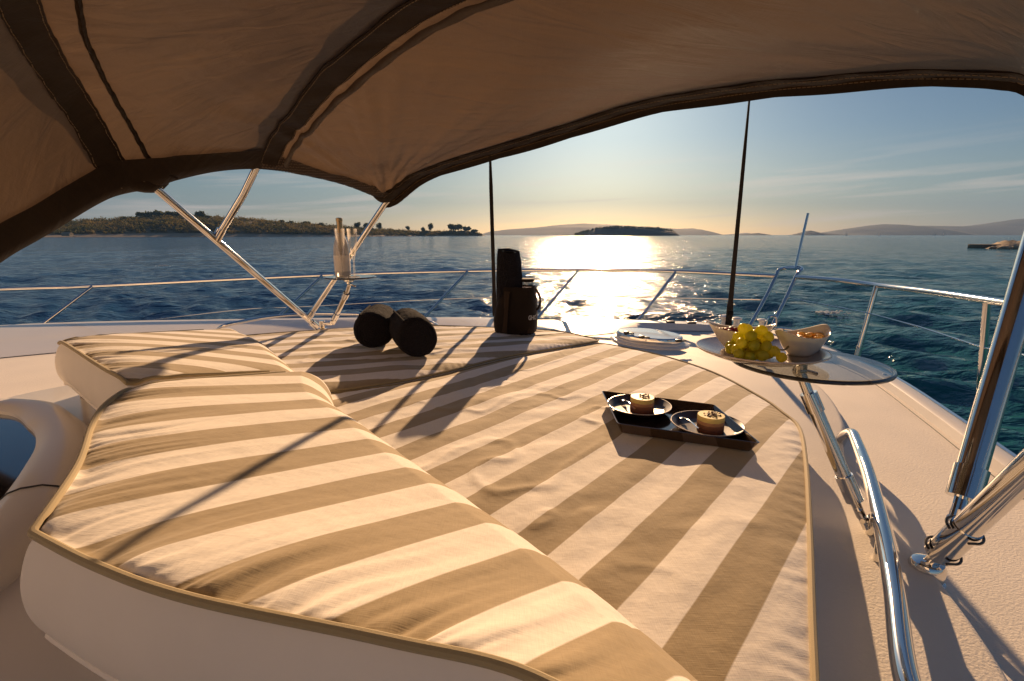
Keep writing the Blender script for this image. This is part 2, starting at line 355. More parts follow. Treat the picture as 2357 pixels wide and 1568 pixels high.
def canvas_mat(name, col, tcol, tw, mesh_holes=False, sp=.45):
    m, nt, b = mat_new(name); N = nt.nodes; L = nt.links
    tc = N.new('ShaderNodeTexCoord')
    nz = N.new('ShaderNodeTexNoise'); nz.inputs['Scale'].default_value = 5; nz.inputs['Detail'].default_value = 8; nz.inputs['Roughness'].default_value = .65; L.new(tc.outputs['Object'], nz.inputs['Vector'])
    mx = N.new('ShaderNodeMixRGB'); mx.inputs[1].default_value = (*[c*.8 for c in col], 1); mx.inputs[2].default_value = (*[c*1.2 for c in col], 1); L.new(nz.outputs[0], mx.inputs[0])
    wv = []
    for k in (0, 1):
        mp = N.new('ShaderNodeMapping'); mp.inputs['Rotation'].default_value = (0, 0, R(43.5)); mp.inputs['Scale'].default_value = (420, 14, 14) if k else (14, 420, 14)
        L.new(tc.outputs['Object'], mp.inputs[0]); z = N.new('ShaderNodeTexNoise'); z.inputs['Scale'].default_value = 1; z.inputs['Detail'].default_value = 2; L.new(mp.outputs[0], z.inputs['Vector']); wv.append(z)
    ad = N.new('ShaderNodeMath'); ad.operation = 'ADD'; L.new(wv[0].outputs[0], ad.inputs[0]); L.new(wv[1].outputs[0], ad.inputs[1])
    mr = N.new('ShaderNodeMapRange'); mr.inputs[1].default_value = .6; mr.inputs[2].default_value = 1.4; mr.inputs[3].default_value = .8; mr.inputs[4].default_value = 1.2; L.new(ad.outputs[0], mr.inputs[0])
    sc = N.new('ShaderNodeVectorMath'); sc.operation = 'SCALE'; L.new(mx.outputs[0], sc.inputs[0]); L.new(mr.outputs[0], sc.inputs['Scale']); L.new(sc.outputs[0], b.inputs['Base Color'])
    b.inputs['Roughness'].default_value = .45; b.inputs['Specular IOR Level'].default_value = sp
    # creases
    mp = N.new('ShaderNodeMapping'); mp.inputs['Rotation'].default_value = (0, 0, R(20)); mp.inputs['Scale'].default_value = (4, 14, 4); L.new(tc.outputs['Object'], mp.inputs[0])
    cr = N.new('ShaderNodeTexNoise'); cr.inputs['Scale'].default_value = 1; cr.inputs['Detail'].default_value = 5; cr.inputs['Distortion'].default_value = 1.2; L.new(mp.outputs[0], cr.inputs['Vector'])
    b1 = N.new('ShaderNodeBump'); b1.inputs['Strength'].default_value = .3; b1.inputs['Distance'].default_value = .02; L.new(cr.outputs[0], b1.inputs['Height'])
    b2 = N.new('ShaderNodeBump'); b2.inputs['Strength'].default_value = .3; b2.inputs['Distance'].default_value = .001; L.new(ad.outputs[0], b2.inputs['Height']); L.new(b1.outputs[0], b2.inputs['Normal']); L.new(b2.outputs[0], b.inputs['Normal'])
    tr = N.new('ShaderNodeBsdfTranslucent'); tr.inputs[0].default_value = (*tcol, 1); ms = N.new('ShaderNodeMixShader'); ms.inputs[0].default_value = tw
    L.new(b1.outputs[0], tr.inputs['Normal'])
    L.new(b.outputs[0], ms.inputs[1]); L.new(tr.outputs[0], ms.inputs[2])
    last = ms
    if mesh_holes:
        vo = N.new('ShaderNodeTexVoronoi'); vo.inputs['Scale'].default_value = 110; vo.inputs['Randomness'].default_value = 0; L.new(tc.outputs['Object'], vo.inputs['Vector'])
        lt = N.new('ShaderNodeMath'); lt.operation = 'LESS_THAN'; lt.inputs[1].default_value = .32; L.new(vo.outputs['Distance'], lt.inputs[0])
        tp = N.new('ShaderNodeBsdfTransparent'); m2 = N.new('ShaderNodeMixShader'); L.new(lt.outputs[0], m2.inputs[0]); L.new(ms.outputs[0], m2.inputs[1]); L.new(tp.outputs[0], m2.inputs[2]); last = m2
    L.new(last.outputs[0], N['Material Output'].inputs[0]); return m
M['canvas'] = canvas_mat('taupe_canvas', (.056, .040, .029), (.20, .122, .072), .26)
M['band'] = canvas_mat('dark_brown_band', (.020, .012, .007), (.05, .025, .01), .12, False, .12)
M['mesh_band'] = canvas_mat('perforated_band', (.020, .012, .007), (.05, .025, .01), .12, True, .12)

def water_mat():
    m, nt, b = mat_new('sea_water'); N = nt.nodes; L = nt.links
    tc = N.new('ShaderNodeTexCoord'); sp = N.new('ShaderNodeSeparateXYZ'); L.new(tc.outputs['Object'], sp.inputs[0])
    # deeper blue to port, teal to starboard
    at2 = N.new('ShaderNodeMath'); at2.operation = 'ARCTAN2'; L.new(sp.outputs[0], at2.inputs[0]); L.new(sp.outputs[1], at2.inputs[1])
    nz = N.new('ShaderNodeTexNoise'); nz.inputs['Scale'].default_value = .03; nz.inputs['Detail'].default_value = 4; L.new(tc.outputs['Object'], nz.inputs['Vector'])
    ad = N.new('ShaderNodeMath'); ad.operation = 'MULTIPLY_ADD'; L.new(nz.outputs[0], ad.inputs[0]); ad.inputs[1].default_value = .7; L.new(at2.outputs[0], ad.inputs[2])
    rp = N.new('ShaderNodeValToRGB'); e = rp.color_ramp.elements; e[0].position = .25; e[0].color = (.014, .060, .135, 1); e[1].position = .95; e[1].color = (.012, .105, .120, 1)
    L.new(ad.outputs[0], rp.inputs[0]); L.new(rp.outputs[0], b.inputs['Base Color'])
    b.inputs['Roughness'].default_value = .10; b.inputs['IOR'].default_value = 1.33; b.inputs['Specular IOR Level'].default_value = .38
    prev = None
    for sc, st, di, xs in ((.9, .5, .3, .45), (3.0, .9, .13, .5), (8, .9, .055, .6), (24, .5, .010, .8)):
        mp = N.new('ShaderNodeMapping'); mp.inputs['Rotation'].default_value = (0, 0, R(-12)); mp.inputs['Scale'].default_value = (sc*xs, sc, sc); L.new(tc.outputs['Object'], mp.inputs[0])
        z = N.new('ShaderNodeTexNoise'); z.inputs['Scale'].default_value = 1; z.inputs['Detail'].default_value = 3; z.inputs['Roughness'].default_value = .55; z.inputs['Distortion'].default_value = .6; L.new(mp.outputs[0], z.inputs['Vector'])
        bp = N.new('ShaderNodeBump'); bp.inputs['Strength'].default_value = st; bp.inputs['Distance'].default_value = di; L.new(z.outputs[0], bp.inputs['Height'])
        if prev: L.new(prev.outputs[0], bp.inputs['Normal'])
        prev = bp
    # wavelets too small to see one by one: their slopes tip the surface normal at any distance
    last = prev
    for sc, am in ((1.7, .70), (6.5, .50)):
        mp = N.new('ShaderNodeMapping'); mp.inputs['Rotation'].default_value = (0, 0, R(-12)); mp.inputs['Scale'].default_value = (sc*.55, sc, sc); L.new(tc.outputs['Object'], mp.inputs[0])
        z = N.new('ShaderNodeTexNoise'); z.inputs['Scale'].default_value = 1; z.inputs['Detail'].default_value = 2; L.new(mp.outputs[0], z.inputs['Vector'])
        sb = N.new('ShaderNodeVectorMath'); sb.operation = 'SUBTRACT'; L.new(z.outputs['Color'], sb.inputs[0]); sb.inputs[1].default_value = (.5, .5, .5)
        ml = N.new('ShaderNodeVectorMath'); ml.operation = 'MULTIPLY'; L.new(sb.outputs[0], ml.inputs[0]); ml.inputs[1].default_value = (am*.38, am, 0)
        ad3 = N.new('ShaderNodeVectorMath'); ad3.operation = 'ADD'; L.new(ml.outputs[0], ad3.inputs[0]); L.new(last.outputs[0], ad3.inputs[1])
        nm = N.new('ShaderNodeVectorMath'); nm.operation = 'NORMALIZE'; L.new(ad3.outputs[0], nm.inputs[0]); last = nm
    L.new(last.outputs[0], b.inputs['Normal']); return m
M['water'] = water_mat()
M['foam'] = pbr('sea_foam', (.7, .72, .72), .8)

# ================================================================== SEA
SEA = -1.30
def build_sea():
    ang = np.concatenate([np.linspace(R(-55), R(55), 760), np.linspace(R(55), R(305), 120)[1:-1]])
    rad = [1.6]
    while rad[-1] < 7400: rad.append(rad[-1]*1.0175+.004)
    rad = np.array(rad); A_, R_ = np.meshgrid(ang, rad)
    X = R_*np.sin(A_); Y = R_*np.cos(A_); Z = np.zeros_like(X)
    cell = np.maximum(R_*.0175, R_*R(110)/760)
    for i in range(90):
        lam = .30*math.exp(rng.random()*2.9); k = 2*math.pi/lam
        th = rng.normal(R(198), R(28)); amp = .0066*lam**.80*(.5+rng.random())
        if lam > 2.5: amp *= .35
        ph = k*(X*math.sin(th)+Y*math.cos(th))+rng.random()*6.28
        w = np.clip(lam/(cell*2.6)-.6, 0, 1); s = np.sin(ph)
        Z += amp*w*(s+.28*np.cos(2*ph)*-1)
    # choppy grouping
    Z *= .75+.9*(fbm(X/7., Y/7., 3, 5)+.35)
    mb = MB(); G = np.stack([X, Y, Z+SEA], -1); mb.grid(G, flip=True, closed=True)
    struct('water', mb, M['water'], angle=180)
build_sea()

# ================================================================== FAR LAND
def ridge(name, prof, Y, depth, base, mat, kind='structure', bumpy=1., foot=0.0, n=260):
    """hill range whose crest follows a profile: real depth, sloping shores on both sides"""
    xs = np.linspace(prof[0][0], prof[-1][0], n); ys = np.interp(xs, [p[0] for p in prof], [p[1] for p in prof])
    hb = np.array([ahead(x, y, Y) for x, y in zip(xs, ys)]); H = np.maximum(hb[:, 2]-SEA, .0)
    ts = np.linspace(-1, 1, 33); G = np.zeros((33, n, 3))
    for i, t in enumerate(ts):
        f = (1-abs(t)**1.6); nz = fbm(hb[:, 0]/(depth*.5)+i*.23, np.full(n, i*.21), 4, 3)*H*.22*bumpy*(1-abs(t))*(.3+abs(t))*2
        G[i, :, 0] = hb[:, 0]*(1+t*depth/Y*.0); G[i, :, 1] = Y+t*depth*(.3+.7*np.minimum(1, H/(H.max()+1e-6)*1.4))
        G[i, :, 2] = SEA+base+H*f+nz*(t != 0)-(.6 if abs(t) == 1 else 0)
    mb = MB(); mb.grid(G, flip=False); return struct(name, mb, mat, kind, 180)
ridge('hills', [(1098, 541.5), (1130, 533), (1170, 528), (1230, 524), (1290, 518), (1340, 515), (1400, 517), (1460, 521), (1560, 527), (1590, 526), (1612, 531), (1628, 537), (1655, 541.2)], 4200, 700, 0, M['hill'])
ridge('hills', [(1655, 541.2), (1700, 538.5), (1718, 536.5), (1745, 540), (1766, 541.3)], 5200, 300, 0, M['hill'])
ridge('hills', [(1895, 541), (1930, 536), (1962, 527), (2000, 521), (2040, 516), (2075, 520), (2140, 520), (2210, 521), (2290, 519), (2330, 512), (2380, 503), (2480, 494), (2700, 499), (3000, 530)], 3800, 900, 0, M['hill'])
ridge('hills', [(1822, 541.2), (1846, 536), (1862, 531), (1880, 535), (1905, 537), (1930, 539), (1960, 541.2)], 2900, 130, 0, M['islet'])
ridge('hills', [(1680, 541.3), (1712, 539), (1745, 536.5), (1768, 540), (1772, 541.4)], 3000, 90, 0, M['islet'])
ridge('islet', [(1318, 541.8), (1345, 533), (1372, 526.5), (1420, 524), (1470, 524), (1515, 527), (1545, 531), (1554, 536), (1557, 541.8)], 1300, 60, 0, M['islet'])

# headland, left
HL = [(40, 520), (100, 520), (150, 519), (200, 513), (260, 510), (330, 505), (400, 502), (450, 502), (520, 506), (600, 511), (700, 519), (800, 526), (860, 530), (900, 532), (960, 535), (1000, 535), (1050, 533), (1090, 536), (1114, 541)]
def shoreY(x): return np.interp(x, [40, 400, 800, 1114], [430, 520, 640, 980])
def headland():
    n = 220; xs = np.linspace(40, 1116, n); ys = np.interp(xs, [p[0] for p in HL], [p[1] for p in HL]); G = []; pts = []
    for i, t in enumerate(np.linspace(0, 1, 26)):
        row = []
        for x, y in zip(xs, ys):
            Y0 = shoreY(x); dep = 30+170*min(1, (1116-x)/500); Yc = Y0+dep*.45; c = ahead(x, y, Yc); H = c[2]-SEA
            Yt = Y0+dep*t; X = c[0]/Yc*Yt
            f = math.sin(min(1, t/.45)*math.pi/2)**.8 if t < .45 else math.cos((t-.45)/.55*math.pi/2)
            z = SEA-.5+(H+.5)*f if H > 0 else SEA-.5
            row.append((X, Yt, z+fbm(np.array([X/18.]), np.array([Yt/18.]), 3, 9)[0]*1.8*f))
        G.append(row)
    G = np.array(G); mb = MB(); mb.grid(G); struct('headland', mb, M['terrain'], angle=180)
    # pale stony shoreline
    mb = MB(); F_ = np.array([[G[0, j]+np.array([0, -5, .0]), G[0, j]+np.array([0, -1, .9+.5*random.random()]), G[1, j]+np.array([0, 2, .35])] for j in range(n)]).transpose(1, 0, 2)
    F_[0, :, 2] = SEA-.3; F_[1, :, 2] = SEA+.55+.3*rng.random(n); F_[2, :, 2] = G[1, :, 2]+.3; mb.grid(F_); struct('shore', mb, M['shore'], angle=180)
    return G
HG = headland()
def clump(mb, c, r, h, nleaf, size, flat=1.0):
    """foliage built of many small leaf-spray faces through the crown volume"""
    u = rng.normal(size=(nleaf, 3)); u /= np.linalg.norm(u, axis=1)[:, None]; rad = rng.random(nleaf)**.45
    lob = 1+.28*np.sin(u[:, 0]*5+c[0])*np.cos(u[:, 1]*4+c[1])
    P = np.array(c)+u*(rad*lob)[:, None]*np.array([r, r, h*.5*flat]); s = size*(.5+rng.random(nleaf))
    a = rng.normal(size=(nleaf, 3)); a /= np.linalg.norm(a, axis=1)[:, None]; b = np.cross(a, rng.normal(size=(nleaf, 3))); b /= np.linalg.norm(b, axis=1)[:, None]
    V = np.stack([P-a*s[:, None], P+b*s[:, None], P+a*s[:, None], P-b*s[:, None]*.8], 1).reshape(-1, 3)
    mb.add(V, [(4*i, 4*i+1, 4*i+2, 4*i+3) for i in range(nleaf)])
def hpt(j, i): return HG[i, j]
def scrub():
    mb = MB(); n = HG.shape[1]
    for k in range(2900):
        j = random.randint(2, n-3); i = random.choice([1, 1, 2, 2, 3, 3, 4, 4, 5, 5, 6, 7, 8, 9, 10, 10, 11, 11, 12]); p = HG[i, j]+(HG[min(i+1, 25), j]-HG[i, j])*random.random()
        if p[2] < SEA+.7: continue
        r = (1.4+2.2*random.random()**2+(.9*random.random() if i > 8 else 0))*(.75+.25*min(1, (n-j)/60)); clump(mb, (p[0]+random.uniform(-3, 3), p[1], p[2]+r*.4), r*1.3, r*1.9, 46, .55)
    struct('scrub', mb, M['scrub'], 'stuff', 180)
scrub()
def pine(x, ytop, hm, wide, label, grp='pines and trees along the headland', yoff=.5, base_y=None):
    wide *= 1.45 if x < 500 else 1.15
    j = int(np.interp(x, np.linspace(40, 1116, 220), np.arange(220))); i = 11
    Y = HG[i, j][1]*1.0; top = ahead(x, ytop, Y); gx = top[0]; gz = HG[i, j][2]; hm = max(3.5, top[2]-gz)
    t = thing('pine_tree', label, 'tree', (gx, Y, gz), grp)
    tr = MB(); tr.tube([(gx, Y, gz-2.5), (gx+.15, Y, gz+hm*.35), (gx+.3*wide*.2, Y, gz+hm*.75)], [.28, .2, .08], 6)
    for q in range(4):
        a = random.random()*6.28; tr.tube([(gx+.1, Y, gz+hm*.45), (gx+math.cos(a)*wide*.35, Y+math.sin(a)*wide*.35, gz+hm*.72)], [.1, .04], 5)
    obj('trunk', tr, M['bark'], t)
    cr = MB()
    for q in range(9):
        a = random.random()*6.28; d = wide*.36*random.random()**.5
        clump(cr, (gx+math.cos(a)*d, Y+math.sin(a)*d, gz+hm*(.34+.40*random.random())), wide*.36*(.7+.5*random.random()), hm*.5, 150, wide*.07, 1)
    obj('crown', cr, M['pine'], t, 180)
trees = [(160, 505, 4, 6, 'low rounded tree at the far left shoulder of the headland'), (282, 498, 4, 5, 'small round tree left of the tall pine grove on the headland'),
 (325, 487, 6, 7, 'leftmost pine of the grove on the headland summit'), (345, 485, 7, 8, 'second pine from the left in the summit grove'),
 (368, 484, 7, 9, 'broad pine in the middle of the headland summit grove'), (392, 484, 7, 8, 'tall pine right of the middle of the summit grove'),
 (415, 488, 6, 8, 'pine at the right end of the summit grove'), (460, 486, 6, 7, 'separate pine just right of the summit grove'), (478, 496, 4, 5, 'small tree below the separate summit pine'),
 (560, 501, 3, 6, 'low round tree right of the forked canopy tube'), (648, 506, 4, 6, 'round tree on the headland ridge above the diagonal tube'), (668, 508, 4, 6, 'second round tree on the ridge above the diagonal tube'),
 (705, 509, 4, 8, 'wide low tree left of the bottle on the ridge'), (738, 511, 4, 5, 'round tree beside the bottle neck on the ridge'),
 (822, 510, 6, 7, 'tall bushy tree just right of the flutes'), (845, 510, 6, 9, 'widest tree right of the flutes behind the slanted tube'), (872, 512, 7, 6, 'slender open pine right of the slanted tube'),
 (938, 519, 7, 5, 'lone slim tree on the low neck of the headland'), (975, 522, 6, 6, 'shorter of the paired trees on the headland neck'), (992, 512, 9, 7, 'taller of the paired trees on the headland neck'),
 (1040, 515, 9, 14, 'broad pine on the knoll at the tip of the headland'), (1055, 514, 9, 13, 'domed pine on top of the tip knoll'), (1074, 520, 8, 12, 'pine on the right slope of the tip knoll'), (1092, 528, 6, 10, 'last low tree before the tip of the headland')]
for a in trees: pine(*a)

def islet_trees():
    mb = MB()
    prof = [(1325, 538), (1345, 532), (1372, 525), (1420, 521), (1470, 522), (1515, 525), (1545, 530), (1554, 537)]
    for k in range(420):
        x = random.uniform(1322, 1554); y = np.interp(x, [p[0] for p in prof], [p[1] for p in prof]); f = random.random()**.5; Y = 1300-45*(1-f)*1.0
        yy = 541+(y-541)*f; p = ahead(x, yy, Y); s = random.uniform(2, 4.2)*(1.0 if x > 1372 else .6); clump(mb, p, s*1.3, s*1.7, 34, 1.0)
    struct('islet_woodland', mb, M['pine'], 'stuff', 180)
islet_trees()

# small house on the headland shore
def cottage():
    c = ahead(155, 541, 446); c[2] = SEA+1.0; t = thing('cottage', 'tiny pale shore cottage at the far left of the headland', 'house', c)
    obj('wall', MB().box(c+np.array([0, 0, 1.0]), (7, 4, 2.0)), M['shore'], t)
    r = MB(); a, b, h = 3.8, 2.4, 1.1; z = c[2]+2.0
    r.add([(c[0]-a, c[1]-b, z), (c[0]+a, c[1]-b, z), (c[0]+a, c[1]+b, z), (c[0]-a, c[1]+b, z), (c[0]-a, c[1], z+h), (c[0]+a, c[1], z+h)], [(0, 1, 5, 4), (2, 3, 4, 5), (1, 2, 5), (3, 0, 4), (3, 2, 1, 0)])
    obj('roof', r, M['rock'], t)
cottage()

# sailing boats far off on the right
def sailboat(x, ybase, h, mirror, label):
    Y = 1500.; p = ahead(x, ybase, Y); p[2] = SEA; t = thing('sailboat', label, 'sailboat', p, 'sailing boats under the far hills')
    L_ = h*.62; m = 1 if not mirror else -1
    prof = [(-.5, .10, .3), (-.2, .16, .25), (.2, .15, .25), (.5, .0, .35)]; mb = MB(); G = []
    for s, w, z in prof: G.append([(p[0]+m*s*L_, Y-w*L_, SEA+z*L_*.45), (p[0]+m*s*L_*.92, Y-w*L_*.5, SEA-.1), (p[0]+m*s*L_*.92, Y+w*L_*.5, SEA-.1), (p[0]+m*s*L_, Y+w*L_, SEA+z*L_*.45)])
    mb.grid(G, closed=True); mb.f.append((0, 1, 2, 3)); obj('hull', mb, M['boat_white'], t)
    obj('mast', MB().tube([(p[0], Y, SEA+.4), (p[0], Y, SEA+h)], .1, 6), M['steel'], t)
    def sail(a, b, c):
        mb = MB(); a, b, c = map(np.array, (a, b, c)); G = []
        for i in np.linspace(0, 1, 6):
            r = []
            for j in np.linspace(0, 1, 5):
                q = a+(b-a)*i+(c-a)*0; w = (1-i); q = a*(1-i)+b*i+(c-a)*j*w; q = q+np.array([0, -.6*math.sin(j*3.14)*w*math.sin(i*3.14+.3), 0]); r.append(q)
            G.append(r)
        mb.grid(G); return mb
    b0 = SEA+h*.12
    obj('mainsail', sail((p[0]-m*.15, Y, b0), (p[0]-m*.12, Y, SEA+h*.97), (p[0]-m*L_*.48, Y-.9, b0)), M['sail'], t)
    obj('jib', sail((p[0]+m*L_*.46, Y, b0*.9), (p[0]+m*.1, Y, SEA+h*.85), (p[0]+m*.12, Y-1.2, b0)), M['sail'], t)
sailboat(1948, 542, 11.5, False, 'leftmost sailing boat, white sails under the hill slope'); sailboat(2022, 542, 9, True, 'smallest sailing boat, alone under the highest hill')
sailboat(2151, 542, 10, True, 'sailing boat left of the tallest sails, right group'); sailboat(2172, 542, 12.5, False, 'tallest and rightmost sailing boat with warm sunlit sails')

# rocky point with a pier on the right
def rocky_point():
    Yc = 74.; mb = MB(); n = 60; G = []
    xs = np.linspace(2262, 2760, n)
    for i, t in enumerate(np.linspace(0, 1, 14)):
        row = []
        for x in xs:
            Y = Yc-4+t*20; p = ahead(x, 560, Y); f = math.sin(math.pi*min(1, t*1.1+.05))*min(1, (x-2258)/70)**.6
            z = SEA-.3+1.35*f*(1+1.3*fbm(np.array([p[0]*.8]), np.array([Y*.8]), 4, 21)[0])
            row.append((p[0], Y, z))
        G.append(row)
    mb.grid(G); struct('rocky_point', mb, M['rock'], angle=25)
    a = ahead(2236, 570, 76); b = ahead(2320, 570, 75); L_ = b[0]-a[0]
    solo('pier', MB().box(((a[0]+b[0])/2, 75.5, SEA+.26), (L_, 2.4, .62), bev=.05), M['concrete'], 'low dark concrete pier reaching left from the rocky point', 'pier', ((a[0]+b[0])/2, 75.5, SEA))
    for k in range(16):
        x = random.uniform(2290, 2370); Y = random.uniform(69, 74); p = ahead(x, 560, Y); mb = MB(); s = random.uniform(.25, .55)
        mb.ico((p[0], Y, SEA+.1), s, 2, (1.5, 1, .7), .35); solo('boulder', mb, M['rock'], 'sunlit boulder at the waterline of the rocky point', 'rock', (p[0], Y, SEA), 'boulders along the rocky point', 25)
rocky_point()

# ================================================================== YACHT DECK
port_edge = [(-9., 1.4), (-6., 2.7), (-3.43, 3.34), (-2.08, 3.52), (-.9, 3.66), (.22, 3.60), (.9, 3.5), (1.25, 3.40), (1.60, 3.36), (1.76, 3.26), (1.78, 3.0), (1.72, 2.70), (1.68, 2.4), (1.64, 2.07), (1.48, 1.567), (1.36, 1.22), (1.22, .75), (1.10, .2), (1.0, -.5), (.9, -2.2), (-9, -2.2)]
def deck():
    top = sm([np.array(p) for p in port_edge[:-1]], 6)+[np.array(port_edge[-1])]
    struct('deck', MB().slab([tuple(p) for p in top], -.08, 0, .012), M['deck'])
    # hull side under the deck edge
    mb = MB(); G = []
    for z, k in ((-.05, .995), (-.35, 1.0), (-.8, .97), (-1.6, .88)): G.append([((p[0]+.6)*k-.6, (p[1]-.5)*k+.5, z) for p in top])
    mb.grid(G, closed=True); o = struct('hull', mb, M['hull'])
deck()
def unseen_cabin():
    # unseen cabin face behind the camera, added to block sky and bounce warm light
    mb = MB(); P = [ab_plain(a, b, z) for b in (-.9, 3.4) for a, z in ((-2.05, .02), (-2.25, .35), (-3.2, 1.15), (-3.45, 1.25), (-3.7, 2.5), (-6.5, 2.6))]
    mb.grid(np.array([P[:6], P[6:]])); struct('bounce_coachroof', mb, M['gel'])
    mb = MB(); P = [ab_plain(a, b, z) for b in (-.7, .35, 1.25, 2.15, 3.2) for a, z in ((-3.0, .98), (-3.17, 1.12))]
    n = np.cross(FW0, AX0)*0+np.array([0, 0, .012])+FW0*.012
    mb.grid(np.array([[P[2*i]+n, P[2*i+1]+n] for i in range(5)])); struct('unseen_windscreen', mb, M['dark_glass'])
AX0 = np.array([.7252, -.6885, 0]); FW0 = np.array([.6885, .7252, 0])
def ab_plain(a, b, z): p = np.array([-1.085, 2.77, 0])+AX0*b+FW0*a; return np.array([p[0], p[1], z])
unseen_cabin()
def loft(paths, n=60):
    G = [resample(sm([np.asarray(p, float) for p in P], 8), n) for P in paths]; return np.array(G)
# raised bulwark round the bow: inner face leans inboard, cap is level
def bulwark():
    foot = [(-7., 1.0, .004), (-4.2, 1.95, .004), (-2.61, 2.50, .004), (-2.0, 2.85, .004), (-1.2, 3.24, .004), (-.5, 3.22, .004), (.13, 3.03, .004), (.40, 3.06, .004), (.66, 3.15, .004), (.95, 3.22, .004), (1.22, 3.22, .004), (1.40, 3.20, .003), (1.56, 3.10, .002)]
    inn = [tuple(at(x, y, .045)) for x, y in [(-600, 806), (-200, 768)]]+[tuple(at(x, y, .045)) for x, y in [(0, 752), (250, 744), (500, 740), (800, 736), (1100, 735.5), (1230, 741), (1400, 741), (1500, 743), (1600, 746)]]+[tuple(at(1660, 750, .028)), tuple(at(1730, 756, .008))]
    foot[0] = tuple(at(-600, 935, .004)); foot[1] = tuple(at(-200, 850, .004))
    out = []
    for p in inn: q = np.array(p); out.append((q[0]*1.0+.01, q[1]+.12*min(1, q[2]/.03), q[2]-.005))
    out2 = [(p[0], p[1]+.03, -.05) for p in out]
    mb = MB(); mb.grid(loft([foot, inn, out, out2], 90)); struct('bulwark', mb, M['gel'], angle=25)
bulwark()
def toe_rail():
    edge = [(1.70, 2.98, 0), (1.665, 2.70, 0), (1.62, 2.4, 0), (1.58, 2.07, 0), (1.43, 1.60, 0), (1.305, 1.24, 0), (1.17, .78, 0), (1.05, .2, 0), (.95, -.6, 0)]
    P = resample(sm([np.array(p, float) for p in edge], 8), 90); T = np.gradient(P, axis=0); T /= np.linalg.norm(T, axis=1)[:, None]; Nn = np.stack([T[:, 1], -T[:, 0], 0*T[:, 0]], 1)
    if Nn[30][0] < 0: Nn = -Nn
    prof = [(-.012, -.002), (-.006, .010), (.0, .024), (.010, .030), (.040, .031), (.052, .027), (.058, .012), (.060, -.03)]
    G = [P+Nn*d+np.array([0, 0, z]) for d, z in prof]; mb = MB(); mb.grid(np.array(G))
    t = thing('toe_rail', 'cream moulded toe rail along the starboard deck edge', 'toe rail', (1.43, 1.6, 0)); obj('rail_body', mb, M['gel'], t)
    G = [P+Nn*d+np.array([0, 0, z]) for d, z in [(.060, .0), (.062, .022), (.070, .026), (.076, .018), (.076, -.03)]]; mb = MB(); mb.grid(np.array(G)); obj('rub_strip', mb, M['steel'], t)
    G0 = P-Nn*.030+np.array([0, 0, .0004]); obj('deck_joint', MB().tube(G0, .0014, 6), M['rubber'], t)
    for k in (22, 47, 70):
        c = P[k]+Nn[k]*.024+np.array([0, 0, .0315]); obj('screw_cap', MB().lathe([(0, .004), (.006, .0035), (.0085, .001), (.009, -.002)][::-1], c, 16), M['steel'], t)
toe_rail()
# raised moulding the sunpad lies on, with its rounded edge to starboard
def plinth():
    e = [(1.06, 2.30), (1.20, 2.12), (1.235, 1.95), (1.165, 1.72), (1.06, 1.50), (.965, 1.36), (.885, 1.22), (.83, 1.08), (.795, .95), (.76, .8), (.70, .62), (.62, .45), (.5, .2), (.35, -.1)]
    far = [(.25, -.5), (-1.6, -.5), (-1.5, .9), (-1.75, 1.6), (-1.75, 2.4), (-1.35, 2.86), (-.75, 3.02), (-.1, 2.93), (.4, 2.86), (.8, 2.62)]
    poly = sm([np.array(p) for p in e+far], 5, True)
    struct('sunpad_moulding', MB().slab([tuple(p) for p in poly], .002, .032, .014), M['deck'])
plinth()

# ------------------------------------------------------------------ sunpad cushions
def patch(A_, B_, ns, nt_):
    """ruled surface between two matching plan curves"""
    a = resample(A_, ns); b = resample(B_, ns); t = np.linspace(0, 1, nt_)[:, None, None]; return a[None]*(1-t)+b[None]*t
def edge_dist(G):
    """distance of each grid vertex to the grid outline, in metres"""
    loop = np.concatenate([G[0], G[:, -1], G[-1][::-1], G[:, 0][::-1]])[:, :2]; seg0 = loop; seg1 = np.roll(loop, -1, 0); d = seg1-seg0; L2 = (d**2).sum(1)+1e-12
    P = G[..., :2].reshape(-1, 2); out = np.full(len(P), 9.); 
    for i in range(0, len(seg0), 1):
        t = np.clip(((P-seg0[i])@d[i])/L2[i], 0, 1); q = seg0[i]+t[:, None]*d[i]; out = np.minimum(out, np.hypot(*(P-q).T))
    return out.reshape(G.shape[:2])
def wall(loop, prof):
    """closed side band hung from a loop: prof = [(outward, down), ...]"""
    loop = np.asarray(loop); T = np.roll(loop, -1, 0)-np.roll(loop, 1, 0); T[:, 2] = 0; T /= np.linalg.norm(T, axis=1)[:, None]+1e-9; Nn = np.stack([T[:, 1], -T[:, 0], 0*T[:, 0]], 1)
    area = .5*np.sum(loop[:, 0]*np.roll(loop[:, 1], -1)-np.roll(loop[:, 0], -1)*loop[:, 1])
    if area < 0: Nn = -Nn
    return [loop+Nn*o+np.array([0, 0, z]) for o, z in prof]
def outline(G): return np.concatenate([G[0][:-1], G[:, -1][:-1], G[-1][::-1][:-1], G[:, 0][::-1][:-1]])
